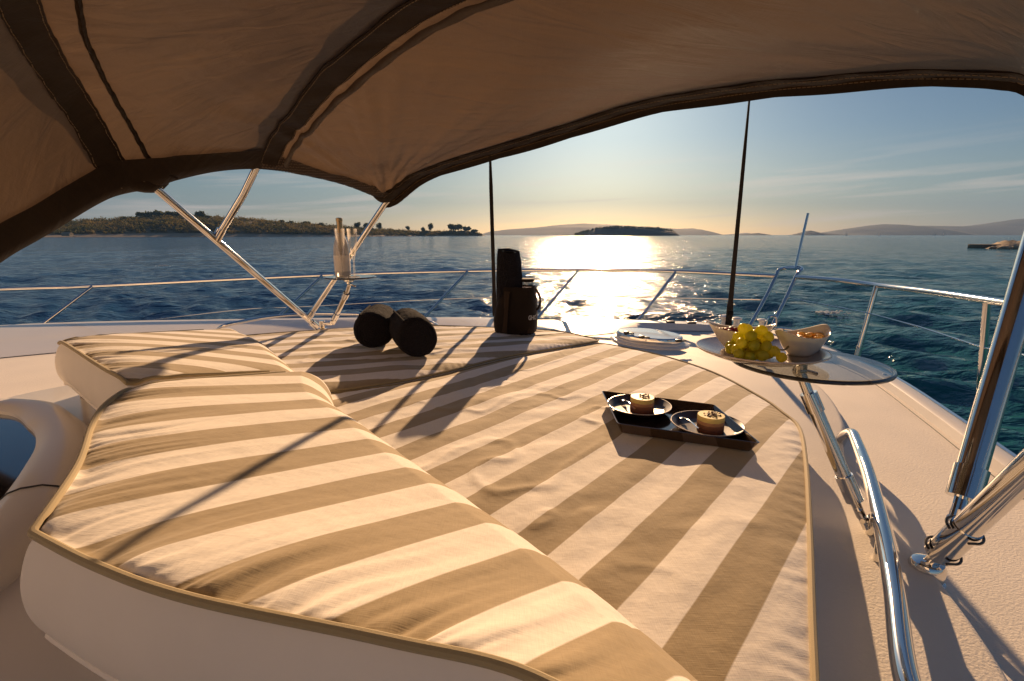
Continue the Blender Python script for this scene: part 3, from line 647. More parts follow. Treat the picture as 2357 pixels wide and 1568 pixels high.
def mattress(name, label, A_, B_, zt, thick, ang, off, seed, wr, ns=420, nt_=150):
    G2 = patch(A_, B_, ns, nt_); G = np.concatenate([G2, np.full(G2.shape[:2]+(1,), zt)], -1); d = edge_dist(G)
    X, Y = G[..., 0], G[..., 1]; s = X*math.cos(ang)-Y*math.sin(ang); l = X*math.sin(ang)+Y*math.cos(ang)
    soft = 1-np.exp(-(d/.035)); z = zt-.014*(1-soft)
    z += .016*fbm(l*2.2, s*3.2, 3, seed)*soft*wr                                # quilted undulation
    w1 = fbm(l*5+3*fbm(l*3, s*3, 2, seed+5), s*9, 3, seed+9); z += .012*wr*w1*soft
    fold = np.exp(-((fbm(l*2.6+.9*s, s*4.6, 3, seed+31))/.022)**2)*np.clip(fbm(l*1.3, s*1.3, 2, seed+40)*3+.15, 0, 1); z += .0035*fold*soft*wr   # creases
    pk = np.sin((np.cumsum(np.ones(ns))*.8)[None, :]+26*fbm(l*4, s*4, 3, seed+2))*np.exp(-(d/.03)**1.2)*(1-np.exp(-d/.006)); z += .0010*pk*(.3+1.4*vnoise(l*6, s*6, 77))
    G[..., 2] = z; root_loc = (float(X.mean()), float(Y.mean()), .034); t = thing(name, label, 'sunpad cushion', root_loc)
    mb = MB(); mb.grid(G); obj('cover', mb, stripe_mat(name+'_stripes', ang, off, root_loc), t, 180)
    O = outline(G); O[:, 2] = zt-.014
    mb = MB(); mb.grid(np.array(wall(O, [(0, 0), (.006, -.012), (.008, -thick*.5), (.005, -thick+.008), (-.004, -thick)])), closed=True); obj('side_band', mb, M['cream'], t, 180)
    P = wall(O, [(.003, .001)])[0][::3]; mb = MB(); mb.tube(P, .0050, 8, closed=True); obj('piping', mb, M['piping'], t)
    P = wall(O, [(.007, -thick+.012)])[0][::3]; mb = MB(); P = P+np.array([0, 0, 1])*(.002*np.sin(np.arange(len(P))*.55))[:, None]; mb.tube(P, .0032, 6, closed=True); obj('lower_seam', mb, M['cream'], t)
    return t
ANG_M, ANG_P = R(40.5), R(74)
Lm = sm([np.array(p) for p in [(.425, 2.352), (.18, 2.175), (-.02, 2.035), (-.339, 1.715), (-.619, 1.545), (-.74, 1.30), (-.62, .98), (-.40, .72), (-.18, .50), (.0, .33), (.10, .2)]], 10)
Rm = sm([np.array(p) for p in [(.47, 2.32), (.644, 2.111), (.763, 1.838), (.80, 1.545), (.796, 1.4), (.777, 1.278), (.677, 1.074), (.53, .806), (.41, .594), (.335, .46), (.22, .26), (.13, .12)]], 10)
mattress('sunpad_mattress', 'large cream and taupe striped mattress carrying the dessert tray', Lm, Rm, .120, .075, ANG_M, -.196, 3, 1.0)
Np = sm([np.array(p) for p in [(-1.02, 1.33), (-.80, 1.44), (-.619, 1.562), (-.339, 1.735), (-.02, 2.055), (.18, 2.195), (.405, 2.362)]], 10)
Fp = sm([np.array(p) for p in [(-1.52, 2.20), (-1.40, 2.46), (-1.05, 2.637), (-.75, 2.74), (-.441, 2.780), (.121, 2.662), (.257, 2.6), (.37, 2.47), (.42, 2.395)]], 10)
mattress('sunpad_mattress', 'far striped mattress holding the rolled towels and cooler bag', Np, Fp, .130, .085, ANG_P, .02, 8, 1.25)

def headrest(name, label, Bs, Cs, zB, ang, off, seed, ncut, ns=460, nt_=130):
    """wedge bolster: piped rear edge high, slab sloping to a rounded front roll"""
    B = resample(np.concatenate([np.array(b) for b in Bs]), ns) if len(Bs) == 1 else None
    if B is None:
        parts = [resample(b, n) for b, n in zip(Bs, ncut)]; B = np.concatenate([parts[0]]+[q[1:] for q in parts[1:]]); 
        cp = [resample(c, n) for c, n in zip(Cs, ncut)]; C = np.concatenate([cp[0]]+[q[1:] for q in cp[1:]])
    else: C = resample(Cs[0], ns)
    ns = len(B); t = np.linspace(0, 1, nt_)**.9; t = np.concatenate([t]); T = t[:, None, None]; G2 = B[None]*(1-T)+C[None]*T
    depth = np.linalg.norm(C-B, axis=1)[None, :]; x = t[:, None]*depth; rf = .11                        # distance from the rear edge; front roll radius
    u = np.clip((x-(depth-rf))/rf, 0, 1); lin = zB+(.215-zB)*np.clip(x/(depth-rf*.6), 0, 1)
    z = .085+(lin-.085)*np.sqrt(np.clip(1-u**2.4, 0, 1))
    G = np.concatenate([G2, z[..., None]], -1)
    e0 = x; seg = np.r_[0, np.cumsum(np.linalg.norm(np.diff(B, axis=0), axis=1))]; e1 = np.minimum(seg, seg[-1]-seg)[None, :]*np.ones_like(x)
    d = np.minimum(e0, e1); soft = 1-np.exp(-(d/.028)); soft0 = 1-np.exp(-e1/.03)
    X, Y = G[..., 0], G[..., 1]; s = X*math.cos(ang)-Y*math.sin(ang); l = X*math.sin(ang)+Y*math.cos(ang)
    crown = .016*(1-np.exp(-e0/.05))+.014*soft0
    z = z-.014+crown*np.clip(1-u, .0, 1)+.010*fbm(l*2.2, s*3.0, 3, seed)*soft*(1-u)
    # gathers radiating from the piping, running along the stripes
    gth = fbm(s*34+1.5*fbm(l*5, s*5, 2, seed+4), l*2.4, 3, seed+6)*np.exp(-(e0/.10))*(1-np.exp(-e0/.006)); z += .024*gth
    gt2 = fbm(seg[None, :]*60+0*x, x*5, 2, seed+7)*np.exp(-(e0/.022))*(1-np.exp(-e0/.003)); z += .007*gt2
    roll = fbm(s*20, l*1.6, 3, seed+12)*np.exp(-((x-(depth-rf*1.1))/.10)**2); z += .006*roll
    G[..., 2] = z
    loc = (float(X.mean()), float(Y.mean()), .16); root = thing(name, label, 'headrest cushion', loc)
    mb = MB(); mb.grid(G); obj('cover', mb, stripe_mat(name+'_stripes', ang, off, loc), root, 180)
    O = outline(G); base = O.copy(); D0 = edge_keep = None
    prof = [tuple(p) for p in sm([np.array(p, float) for p in [(0, 0), (.012, -.018), (.022, -.055), (.020, -.095), (.004, -.128), (-.02, -.137)]], 5)]
    W_ = wall(O, prof); W_ = [np.where((w[:, 2:3] < .05), np.concatenate([w[:, :2], np.full((len(w), 1), .05)], 1), w) for w in W_]
    mb = MB(); mb.grid(np.array(W_), closed=True); obj('side_band', mb, M['cream'], root, 180)
    nb = ns; P = wall(O, [(.004, .001)])[0]; P = np.concatenate([P[-(nt_*2//3):], P[:nb], P[nb:nb+nt_*2//3]])[::2]; mb = MB(); mb.tube(P, .0050, 10); obj('piping', mb, M['piping'], root)
    P = wall(O, [(.008, -.124)])[0]; P = np.concatenate([P[-(nt_//3):], P[:nb+nt_//3]])[::3]; mb = MB(); mb.tube(P, .0045, 8)
    for k in range(0, len(P)-1):
        q = (P[k]+P[k+1])/2; mb.box(q, (.004, .004, .012), rot=k*.7)
    obj('zipper', mb, M['cream'], root)
    # moulded wedge of the deck beneath
    ins = wall(O, [(-.028, -.125), (-.028, -.4)]); top = ins[0].copy(); top[:, 2] = np.maximum(top[:, 2], .04); bot = ins[0].copy(); bot[:, 2] = .03
    c = np.array([[X.mean(), Y.mean(), top[:, 2].mean()]]); mb = MB(); mb.grid(np.array([top, bot]), closed=True); struct('headrest_moulding', mb, M['gel'])
    return root
crest = [(-.60, 1.47), (-.499, 1.254), (-.354, 1.077), (-.174, .853), (-.032, .688), (.067, .564), (.14, .462), (.186, .388), (.25, .27)]
foot = [np.array((x+.035, y+.042)) for x, y in crest]
B1 = sm([np.array(p) for p in [(-.815, 1.035), (-.765, .90), (-.70, .79), (-.60, .645), (-.513, .486)]], 10)
B2 = sm([np.array(p) for p in [(-.513, .486), (-.40, .432), (-.282, .388), (-.097, .342), (.02, .307), (.14, .22)]], 10)
C1 = sm(foot[:4], 10); C2 = sm(foot[3:], 10)
headrest('headrest_cushion', 'long striped headrest cushion in the foreground with puckered piped edge', [B1, B2], [C1, C2], .305, ANG_M, -.196, 3, (240, 240))
B3 = sm([np.array(p) for p in [(-1.364, 1.476), (-1.20, 1.34), (-1.02, 1.19), (-.92, 1.11), (-.845, 1.06)]], 10)
C3 = sm([np.array(p) for p in [(-1.20, 2.22), (-1.12, 2.12), (-.95, 1.95), (-.78, 1.72), (-.63, 1.52)]], 10)
headrest('headrest_cushion', 'shorter striped headrest cushion beyond the seam, port side', [B3], [C3], .312, R(70), .02, 14, None, ns=300)

# ------------------------------------------------------------------ console ring with dark glass, left
def console():
    poly = sm([np.array(p) for p in [(-2.7, .9), (-2.1, 1.22), (-1.66, 1.36), (-1.58, 1.55), (-1.42, 1.72), (-1.1, 1.70), (-.75, 1.25), (-.62, 1.0), (-.48, .8), (-.25, .5), (.0, .25), (-.1, -.4), (-1.2, -.5), (-2.6, -.4)]], 5, True)
    struct('coaming', MB().slab([tuple(p) for p in poly], .003, .125, .035), M['gel'])
    pts = [np.array((*p, .150)) for p in [(-1.40, 1.28), (-1.2, 1.17), (-1.08, 1.06), (-1.00, .95), (-.93, .84), (-.86, .71), (-.82, .58), (-.86, .45), (-1.0, .36), (-1.3, .38), (-1.7, .65), (-1.85, .95), (-1.72, 1.22)]]
    P = resample(sm(pts, 10, True)+[pts[0]], 241)[:-1]
    t = thing('console_porthole', 'dark glass console panel inside a thick cream rim at the left edge', 'porthole', (-1.3, .85, .03))
    prof = [(0, -.006), (.0, .006), (.012, .016), (.03, .021), (.06, .020), (.085, .010), (.098, -.01), (.104, -.05), (.11, -.118)]
    obj('rim', MB().grid(np.array(wall(P, prof)), closed=True), M['gel'], t, 50)
    mb = MB(); inner = wall(P, [(.003, -.003)])[0]; mb.add(inner, [tuple(range(len(inner)))]); obj('glass', mb, M['dark_glass'], t)
    k = 55; q = wall(P, [(0.001, .0075), (.012, .0175), (.03, .0225), (.06, .0215), (.085, .0115), (.098, -.0085)]); mb = MB(); mb.tube([w[k] for w in q], .0016, 6); obj('joint', mb, M['rubber'], t)
console()

# ------------------------------------------------------------------ grab rails
def grab_rail(path, r, label, legs):
    t = thing('grab_rail', label, 'grab rail', (path[0][0], path[0][1], 0), 'polished steel grab rails on the deck')
    mb = MB(); mb.tube(path, r, 20, smooth=10); obj('bar', mb, M['steel'], t)
    for p in legs:
        mb = MB(); mb.tube([(p[0], p[1], p[2]), (p[0], p[1], .012)], r*.8, 14); mb.lathe([(r*2, -.001), (r*2, .003), (r*1.2, .006), (0, .007)], (p[0], p[1], .001), 20); obj('foot', mb, M['steel'], t)
g = [(.957, 1.372, .012), (.958, 1.355, .05), (.948, 1.31, .078)]+[tuple(at(x, y, .082)) for x, y in [(1972, 1018), (1994, 1075), (2010, 1130), (2035, 1235), (2058, 1360), (2088, 1568)]]+[(.44, .40, .082), (.36, .22, .082), (.33, .16, .012)]
grab_rail(g, .0145, 'thick curved polished grab rail on the starboard deck in the foreground', [g[6]])
g = [tuple(at(x, y, z)) for x, y, z in [(498, 764, .012), (520, 749, .07), (600, 733, .085), (680, 725, .088), (735, 722.5, .09), (820, 724, .088), (900, 729, .085), (985, 741, .07), (1012, 756, .012)]]
grab_rail(g, .0125, 'long shallow arched grab rail beyond the far mattress', [])

# ------------------------------------------------------------------ guard rails
def guard_rail():
    top = [(-6.5, 2.6, .22)]+[tuple(ahead(*a)) for a in [(-5, 666, 3.6), (210, 659, 3.78), (740, 634, 4.15), (1075, 624, 4.2), (1330, 622, 4.1), (1555, 625, 3.85), (1785, 636, 3.45)]]
    t = thing('guard_rail', 'long steel bow rail round the port side, left of the pulpit gate', 'guard rail', (-1.6, 4.0, 0))
    obj('top_rail', MB().tube(top, .0135, 12, smooth=10), M['steel'], t)
    st = [((95, 748, 3.5, -.02), 1), ((645, 726, 3.75, 0), 3), ((983, 724, 3.83, 0), 4), ((1240, 729, 3.75, 0), 5), ((1468, 739, 3.55, 0), 6)]
    xs = [(213, 659, 3.78), (742, 634, 4.15), (1077, 624, 4.2), (1332, 622, 4.1), (1556, 625, 3.85)]
    for (b, _), tp in zip(st, xs):
        a = ahead(b[0], b[1], b[2]); a2 = a+(a-ahead(*tp))*.12
        obj('stanchion', MB().tube([a2, ahead(*tp)], .0115, 12), M['steel'], t)
    w = [tuple(ahead(*a)) for a in [(300, 742, 3.7), (560, 712, 3.8), (692, 706, 3.95), (1030, 688, 4.0), (1290, 683, 3.95), (1515, 685, 3.75), (1762, 690, 3.4)]]
    obj('guard_wire', MB().tube(w, .0035, 6, smooth=6), M['steel'], t)
    # pulpit gate
    t = thing('pulpit', 'steel pulpit gate at the bow with two raked legs and a pole', 'pulpit', (1.75, 3.25, 0))
    lg = [[ahead(1722, 757, 3.28), ahead(1760, 690, 3.36), ahead(1788, 630, 3.45)], [ahead(1772, 762, 3.18), ahead(1808, 690, 3.25), ahead(1834, 632, 3.32)]]
    hoop = [lg[0][0], lg[0][1], ahead(1786, 636, 3.45), ahead(1793, 622, 3.47), ahead(1812, 617, 3.5), ahead(1838, 616, 3.42), ahead(1845, 621, 3.36), ahead(1834, 634, 3.32), lg[1][1], lg[1][0]]
    obj('leg_hoop', MB().tube(hoop, .0125, 12, smooth=6), M['steel'], t)
    obj('cross_plate', MB().tube([ahead(1806, 618, 3.49), ahead(1846, 619, 3.38)], .009, 8), M['steel'], t)
    obj('light_pole', MB().tube([ahead(1831, 617, 3.43), ahead(1860, 491, 3.47)], [.010, .008], 10), M['steel'], t)
    obj('mooring_loop', MB().tube([ahead(1763, 752, 3.1), ahead(1768, 733, 3.1), ahead(1779, 727, 3.1), ahead(1787, 733, 3.1), ahead(1786, 752, 3.1)], .007, 8, smooth=5), M['steel'], t)
    # starboard
    t = thing('guard_rail', 'bright starboard guard rail running right of the pulpit toward the camera', 'guard rail', (1.65, 2.0, 0))
    top = [tuple(ahead(*a)) for a in [(1834, 638, 3.3), (1925, 645, 3.0), (2020, 657, 2.7), (2150, 673, 2.2), (2270, 691, 1.82), (2370, 706, 1.56)]]+[(1.48, 1.1, .42), (1.35, .4, .43), (1.2, -.5, .43)]
    obj('top_rail', MB().tube(top, .0135, 16, smooth=10), M['steel'], t)
    for b, tp in [((1972, 822, 2.68), (2018, 658, 2.7)), ((2252, 965, 1.83), (2272, 694, 1.82))]:
        obj('stanchion', MB().tube([ahead(*b), ahead(*tp)], .0125, 14), M['steel'], t)
        c = ahead(*b); obj('stanchion_socket', MB().tube([c-np.array([0, 0, .02]), c+(ahead(*tp)-c)*.16], .015, 14), M['steel'], t)
    w = [tuple(ahead(*a)) for a in [(1812, 685, 3.28), (1995, 720, 2.69), (2115, 752, 2.2), (2262, 800, 1.825), (2357, 817, 1.6)]]+[(1.42, .9, .2), (1.2, -.2, .2)]
    obj('guard_wire', MB().tube(w, .0032, 6), M['steel'], t)
guard_rail()

# ------------------------------------------------------------------ bow fittings
def bow_fittings():
    for x, y, s, lab in [(1668, 757, 1.25, 'tallest white capstan drum just left of the strap foot'), (1694, 756, 1.0, 'wide-rimmed capstan right of the strap foot'), (1752, 757, .9, 'low capstan between strap and pulpit legs')]:
        c = at(x, y, .0); c = c*np.array([1, 1, 1]); t = thing('capstan', lab, 'deck fitting', c, 'capstans at the bow')
        obj('drum', MB().lathe([(.030*s, .002), (.030*s, .012), (.021*s, .02), (.018*s, .04*s), (.02*s, .055*s), (.032*s, .062*s), (.034*s, .07*s), (.02*s, .076*s), (0, .077*s)], c, 24), M['white_plastic'], t)
        obj('flange', MB().lathe([(.042*s, .0), (.042*s, .005), (.03*s, .009), (0, .0095)], c, 24), M['steel'], t)
    for x, y, lab in [(1543, 743, 'left one of two small black deck pads near the bow edge'), (1592, 745, 'right one of two small black deck pads near the bow edge')]:
        c = at(x, y, .045); solo('deck_pad', MB().box(c+np.array([0, 0, .006]), (.055, .03, .012), bev=.003), M['black_plastic'], lab, 'deck fitting', c, 'small black pads at the bow')
    c = at(1800, 770, .0); solo('cleat', MB().tube([c+np.array([-.05, .02, .035]), c+np.array([0, 0, .04]), c+np.array([.05, -.02, .035])], [.005, .009, .005], 10).tube([c, c+np.array([0, 0, .04])], .009, 10), M['steel'], 'small steel cleat at the foot of the pulpit', 'cleat', c)
bow_fittings()
def hatch():
    c = at(1492, 787, .032); ax = dict(sx=1.28, sy=.92, rot=R(-52)); t = thing('deck_hatch', 'oval deck hatch with pale glossy lid and chromed frame', 'hatch', c); k = .152
    obj('base_flange', MB().lathe([(k*1.22, .0), (k*1.22, .006), (k*1.18, .012), (k*1.10, .014), (k*1.08, .022), (k*1.0, .026), (k*.9, .026)], c, 64, **ax), M['gel'], t)
    obj('frame', MB().lathe([(k*1.02, .024), (k*1.03, .034), (k*1.01, .047), (k*.965, .052), (k*.94, .050), (k*.94, .03)], c, 64, **ax), M['steel'], t)
    obj('lid', MB().lathe([(k*.945, .030), (k*.945, .0505), (k*.6, .052), (0, .053)], c, 64, **ax), M['hatch_lid'], t)
    for x, y, rz in [(1442, 768, -.3), (1477, 778, -.35), (1562, 787, .2)]:
        p = at(x, y, .085); mb = MB(); mb.box(p+np.array([0, 0, .006]), (.030, .022, .014), rot=rz, bev=.003); mb.box(p+np.array([.022*math.cos(rz), .022*math.sin(rz), .004]), (.04, .012, .008), rot=rz, bev=.002); obj('latch', mb, M['black_plastic'], t)
hatch()

# ------------------------------------------------------------------ bimini canopy
B0 = np.array([-1.085, 2.77, .12]); S0 = np.array([.914, .872, .12]); AX = (S0-B0)/np.linalg.norm(S0-B0); FW = np.array([-AX[1], AX[0], 0]); SPAN = float(np.linalg.norm(S0-B0))
O0 = np.array([-.9114, 2.3268, .20])
def ab(a, b, z): p = O0+AX*b+FW*a; return np.array([p[0], p[1], z])
# bows: (b, a, z)
BF = [(0.0, 0.4024, 0.7838), (0.1873, 0.4586, 0.8854), (0.4427, 0.4906, 0.9333), (0.7711, 0.5149, 0.9703), (1.0618, 0.5384, 1.0056), (1.3625, 0.567, 1.0442), (1.6808, 0.5561, 1.0333), (1.8782, 0.5452, 1.0156), (2.0286, 0.5351, 1.0005), (2.1437, 0.52, 0.9778), (2.2176, 0.5074, 0.9585), (2.268, 0.4914, 0.9308), (2.352, 0.462, 0.8216), (2.394, 0.42, 0.7712)]
BM = [(0.0, -0.1789, 0.9392), (0.042, -0.1806, 0.9938), (0.2747, -0.1907, 1.035), (0.7022, -0.2134, 1.1341), (0.9408, -0.2201, 1.1643), (1.1592, -0.2243, 1.1845), (1.428, -0.2201, 1.1786), (1.764, -0.21, 1.1492), (2.1, -0.1932, 1.0652), (2.352, -0.1764, 0.9392), (2.394, -0.1764, 0.8972)]
BA = [(0.0, -0.567, 0.7939), (0.0529, -0.6493, 0.8712), (0.0899, -0.7064, 0.93), (0.3184, -0.8198, 1.0476), (0.4746, -0.8753, 1.1047), (0.5964, -0.9072, 1.1374), (0.924, -0.9492, 1.1828), (1.26, -0.9492, 1.1912), (1.68, -0.9072, 1.1576), (2.1, -0.8232, 1.0568), (2.352, -0.672, 0.8972), (2.394, -0.588, 0.8048)]
BR = [(0.0, -1.2264, 0.2672), (0.0672, -1.302, 0.452), (0.21, -1.3608, 0.7292), (0.42, -1.428, 0.9224), (0.756, -1.4952, 1.04), (1.176, -1.5288, 1.0904), (1.68, -1.5288, 1.0736), (2.1, -1.4952, 0.9812), (2.394, -1.428, 0.8132)]
HEM = [(0.4024, 0.7838), (0.1924, 0.8476), (-0.0134, 0.8796), (-0.1966, 0.8905), (-0.3629, 0.8678), (-0.5149, 0.8208), (-0.567, 0.7939), (-0.7174, 0.7477), (-0.8803, 0.6351), (-1.0156, 0.541), (-1.1172, 0.4352), (-1.2264, 0.2672)]
def bow_at(Bw, b): q = np.array(Bw); return np.interp(b, q[:, 0], q[:, 1]), np.interp(b, q[:, 0], q[:, 2])
def smooth_bow(Bw): q = np.array(sm([np.array(p, float) for p in Bw], 8)); return q[np.argsort(q[:, 0])]
BF_, BM_, BA_, BR_ = map(smooth_bow, (BF, BM, BA, BR)); HEMs = np.array(sm([np.array(p, float) for p in HEM], 8)); HEMs = HEMs[np.argsort(HEMs[:, 0])]
def cloth_z(a, b):
    """canvas height at boat coordinates: straight between bows with a little sag, hem profile at the port side"""
    out = []
    F, Mm, A2, Rr = [bow_at(q, b) for q in (BF_, BM_, BA_, BR_)]
    kn = [(F[0], F[1]), (Mm[0], Mm[1]), (A2[0], A2[1]), (Rr[0], Rr[1])]; xa = [k[0] for k in kn][::-1]; za = [k[1] for k in kn][::-1]
    z = np.interp(a, xa, za); 
    for i in range(3):
        a0, a1 = xa[i], xa[i+1]
        if a0 < a < a1: t = (a-a0)/(a1-a0); z -= .045*math.sin(math.pi*t)*min(1, b/.3)
    w = math.exp(-(b/.10)**1.3); zh = np.interp(a, HEMs[:, 0], HEMs[:, 1]); return z*(1-w)+min(zh, z+.2)*w
def canopy():
    t = thing('bimini_canopy', 'taupe canvas bimini canopy on steel bows arching over the sunpad', 'canopy', (B0[0], B0[1], .03))
    bs = np.concatenate([np.linspace(0, .6, 70), np.linspace(.6, 2.394, 150)[1:]]); G = []; nA = 190
    for b in bs:
        F, Rr = bow_at(BF_, b), bow_at(BR_, b); row = []
        for a in np.linspace(F[0], Rr[0], nA): row.append(ab(a, b, cloth_z(a, b)))
        G.append(row)
    G = np.array(G); av = np.linspace(0, 1, nA)[None, :]; bv = bs[:, None]*np.ones_like(av)
    # creases fanning out of the front port corner and soft ripples elsewhere
    cx, cy = G[0, 0, 0], G[0, 0, 1]; dx, dy = G[..., 0]-cx, G[..., 1]-cy; rr = np.hypot(dx, dy)+.02; th = np.arctan2(dy, dx)
    fan = fbm(th*9, rr*1.2, 3, 4)*np.exp(-rr/.9)*np.clip(rr/.15, 0, 1); rip = fbm(bv*2.5+av*4, av*9+bv*1.5, 4, 8); rip2 = fbm(G[..., 0]*9, G[..., 1]*5, 3, 12)
    edge = np.clip(av*18, 0, 1)*np.clip(bv/.08, 0, 1); G[..., 2] += (.055*fan+.016*rip+.003*rip2+.006*fbm(th*30+rr*3, rr*3, 3, 44)*np.exp(-rr/.5)*1.5)*edge
    def at_ab(a, b):
        i = np.searchsorted(bs, b); i = min(max(i, 0), len(bs)-1); F, Rr = bow_at(BF_, bs[i]), bow_at(BR_, bs[i]); j = (a-F[0])/(Rr[0]-F[0])*(nA-1); j = min(max(j, 0), nA-1.001); j0 = int(j); return G[i, j0]*(1-(j-j0))+G[i, j0+1]*(j-j0)
    mb = MB(); mb.grid(G); obj('canvas', mb, M['canvas'], t, 180)
    def strip(name, fn0, fn1, bb, mat, drop=.006, n=5, par=t):
        rows = []
        for k in np.linspace(0, 1, n):
            rows.append([at_ab(fn0(b)*(1-k)+fn1(b)*k, b)-np.array([0, 0, drop+.010*math.sin(math.pi*k)+.002*math.sin(b*37+k*3)]) for b in bb])
        top = [[p+np.array([0, 0, .004]) for p in rows[0]]]; mb = MB(); mb.grid(np.array(top+rows+[[p+np.array([0, 0, .004]) for p in rows[-1]]])); return obj(name, mb, mat, par, 60)
    f = lambda Bw, o: (lambda b: bow_at(Bw, b)[0]+o)
    bb = np.linspace(0, 2.394, 200)
    strip('front_hem', f(BF_, 0), f(BF_, -.075), bb, M['band'], .004)
    # folded lip hanging under the front edge
    lip = []
    for dz, da in ((.004, .0), (-.010, .008), (-.026, .004), (-.030, -.006), (-.012, -.012)): lip.append([at_ab(bow_at(BF_, b)[0], b)+FW*da+np.array([0, 0, dz-.004*abs(math.sin(b*9))*(dz < -.005)]) for b in bb])
    obj('front_lip', MB().grid(np.array(lip)), M['band'], t, 60)
    strip('bow_sleeve', f(BM_, .042), f(BM_, -.035), np.linspace(.04, 2.35, 160), M['band'], .008)
    strip('bow_sleeve', f(BA_, .035), f(BA_, -.045), np.linspace(.0, 2.35, 160), M['band'], .008)
    strip('seam_flap', f(BA_, .108), f(BA_, .094), np.linspace(.03, 2.35, 160), M['band'], .004)
    strip('seam_flap', f(BM_, .075), f(BM_, .058), np.linspace(.05, 2.35, 160), M['canvas'], .012)
    def stitch(fn, lo, hi, drop):
        P_ = [at_ab(fn(b), b)-np.array([0, 0, drop]) for b in np.linspace(lo, hi, 220)]; mb = MB()
        for k in range(0, len(P_)-1): mb.tube([P_[k], P_[k]+(P_[k+1]-P_[k])*.7], .0011, 5)
        obj('stitching', mb, M['stitch'], t)
    stitch(f(BF_, -.066), .05, 2.35, .010); stitch(f(BF_, -.020), .05, 2.35, .014); stitch(f(BM_, .036), .05, 2.3, .013); stitch(f(BM_, -.029), .05, 2.3, .013); stitch(f(BA_, -.039), .05, 2.3, .013); stitch(f(BA_, .029), .05, 2.3, .013)
    # port side hem: dark facing forward of the aft bow is perforated mesh
    def side(name, a0, a1, mat, w=.075):
        rows = []
        for k in np.linspace(0, 1, 5):
            r = []
            for a in np.linspace(a0, a1, 80):
                p = at_ab(a, 0.0); z = np.interp(a, HEMs[:, 0], HEMs[:, 1]); q = ab(a, w*k*.55, z); q2 = ab(a, 0, z)
                q = q2+(at_ab(a, w*k*.6)-q2)*1.0; q = q+AX*.008-np.array([0, 0, .004]); r.append(q)
            rows.append(r)
        mb = MB(); mb.grid(np.array(rows)); return obj(name, mb, mat, t, 60)
    side('side_hem', -.21, -1.218, M['band'], .15); side('mesh_hem', .387, -.21, M['mesh_band'], .13)
    # steel frame
    cf, cm, ca = ab(.390, 0, .771), ab(-.179, .025, .970), ab(-.567, 0, .779)
    def bowtube(Bw, b0, b1, off): return [ab(bow_at(Bw, b)[0]+off, b, at_ab(bow_at(Bw, b)[0], b)[2]+.017) for b in np.linspace(b0, b1, 40)]
    b0 = B0+np.array([.0, 0, -.02]); s0 = S0
    j3 = b0+(ca-b0)*.11; obj('tube_joint', MB().tube([j3, j3+(cf-j3)*.07], .018, 14), M['steel'], t)
    obj('frame_tube', MB().tube([j3, cf]+bowtube(BF_, .12, 2.33, -.02), .0145, 14), M['steel'], t)
    aft_s = np.array([.80, .44, .86])
    obj('frame_tube', MB().tube([b0+(ca-b0)*.03, b0+(ca-b0)*.6, ca]+bowtube(BA_, .08, 2.33, 0), .015, 14), M['steel'], t)
    mid = b0+(ca-b0)*.735
    obj('frame_tube', MB().tube([mid, mid+(cm-mid)*.5+np.array([.012, .0, 0]), cm]+bowtube(BM_, .08, 2.33, 0), .0145, 14), M['steel'], t)
    u = (cm-mid)/np.linalg.norm(cm-mid); obj('tube_joint', MB().tube([mid, mid+u*.05], .019, 14), M['steel'], t)
    # port hinge
    mb = MB(); mb.tube([b0+np.array([0, 0, -.07]), b0+np.array([0, 0, .03])], .016, 14); mb.lathe([(.035, 0), (.035, .005), (.02, .009), (0, .01)], b0+np.array([0, 0, -.068]), 20)
    for d in (ca,): v = (d-b0)/np.linalg.norm(d-b0); mb.tube([b0+v*.02, b0+v*.09], .019, 14)
    obj('hinge', mb, M['steel'], t)
    # starboard legs: heavy tubes near the camera
    j = ahead(2212, 1163, .862); tp = ahead(2362, 640, 1.02); d = (tp-j)/np.linalg.norm(tp-j); 
    obj('leg_tube', MB().tube([j+d*.035, tp+d*.35], .0235, 32), M['steel'], t)
    obj('leg_collar', MB().tube([j+d*.014, j+d*.075], .0275, 32), M['steel'], t)
    e = ahead(2137, 1290, .80); e[2] = .035; f2 = ahead(2362, 1085, .70); d2 = (f2-e)/np.linalg.norm(f2-e)
    obj('leg_tube', MB().tube([e+d2*.055, f2+d2*.35], .0205, 32), M['steel'], t)
    obj('leg_collar', MB().tube([e+d2*.035, e+d2*.115], .0225, 32), M['steel'], t)
    for q in (.048, .108): 
        c = e+d2*q; a1 = np.cross(d2, [0, 0, 1]); a1 /= np.linalg.norm(a1); a2 = np.cross(a1, d2); R_ = [c+.0265*(math.cos(w)*a1+math.sin(w)*a2) for w in np.linspace(.3, 5.3, 24)]; R_[-1] = R_[-1]+a1*.006; obj('clip_ring', MB().tube(R_, .0022, 8), M['black_plastic'], t)
    mb = MB(); mb.lathe([(.0, -.034), (.022, -.032), (.027, -.02), (.028, 0), (.024, .008), (.014, .012)][::1], e, 28); mb.tube([e+d2*.004, e+d2*.04], .011, 16)
    mb.lathe([(.030, -.035), (.030, -.028), (.024, -.026), (0, -.026)], e, 28); a1 = np.cross(d2, [0, 0, 1]); a1 /= np.linalg.norm(a1); mb.tube([e+d2*.012-a1*.02, e+d2*.012+a1*.02], .005, 10); obj('ball_socket', mb, M['steel'], t)
    # jaw linking the two legs
    k = e+d2*.16; mb = MB(); mb.tube([j-d*.01, j+d*.03], .010, 14); side_ = np.cross(d, [0, 1, 0]); side_ /= np.linalg.norm(side_)
    for s_ in (-1, 1): mb.tube([j+d*.02+side_*s_*.011, j-d*.045+side_*s_*.011], .006, 10)
    mb.tube([j-d*.03-side_*.018, j-d*.03+side_*.018], .005, 10); mb.tube([j-d*.04, k], .009, 10); obj('jaw', mb, M['steel'], t)
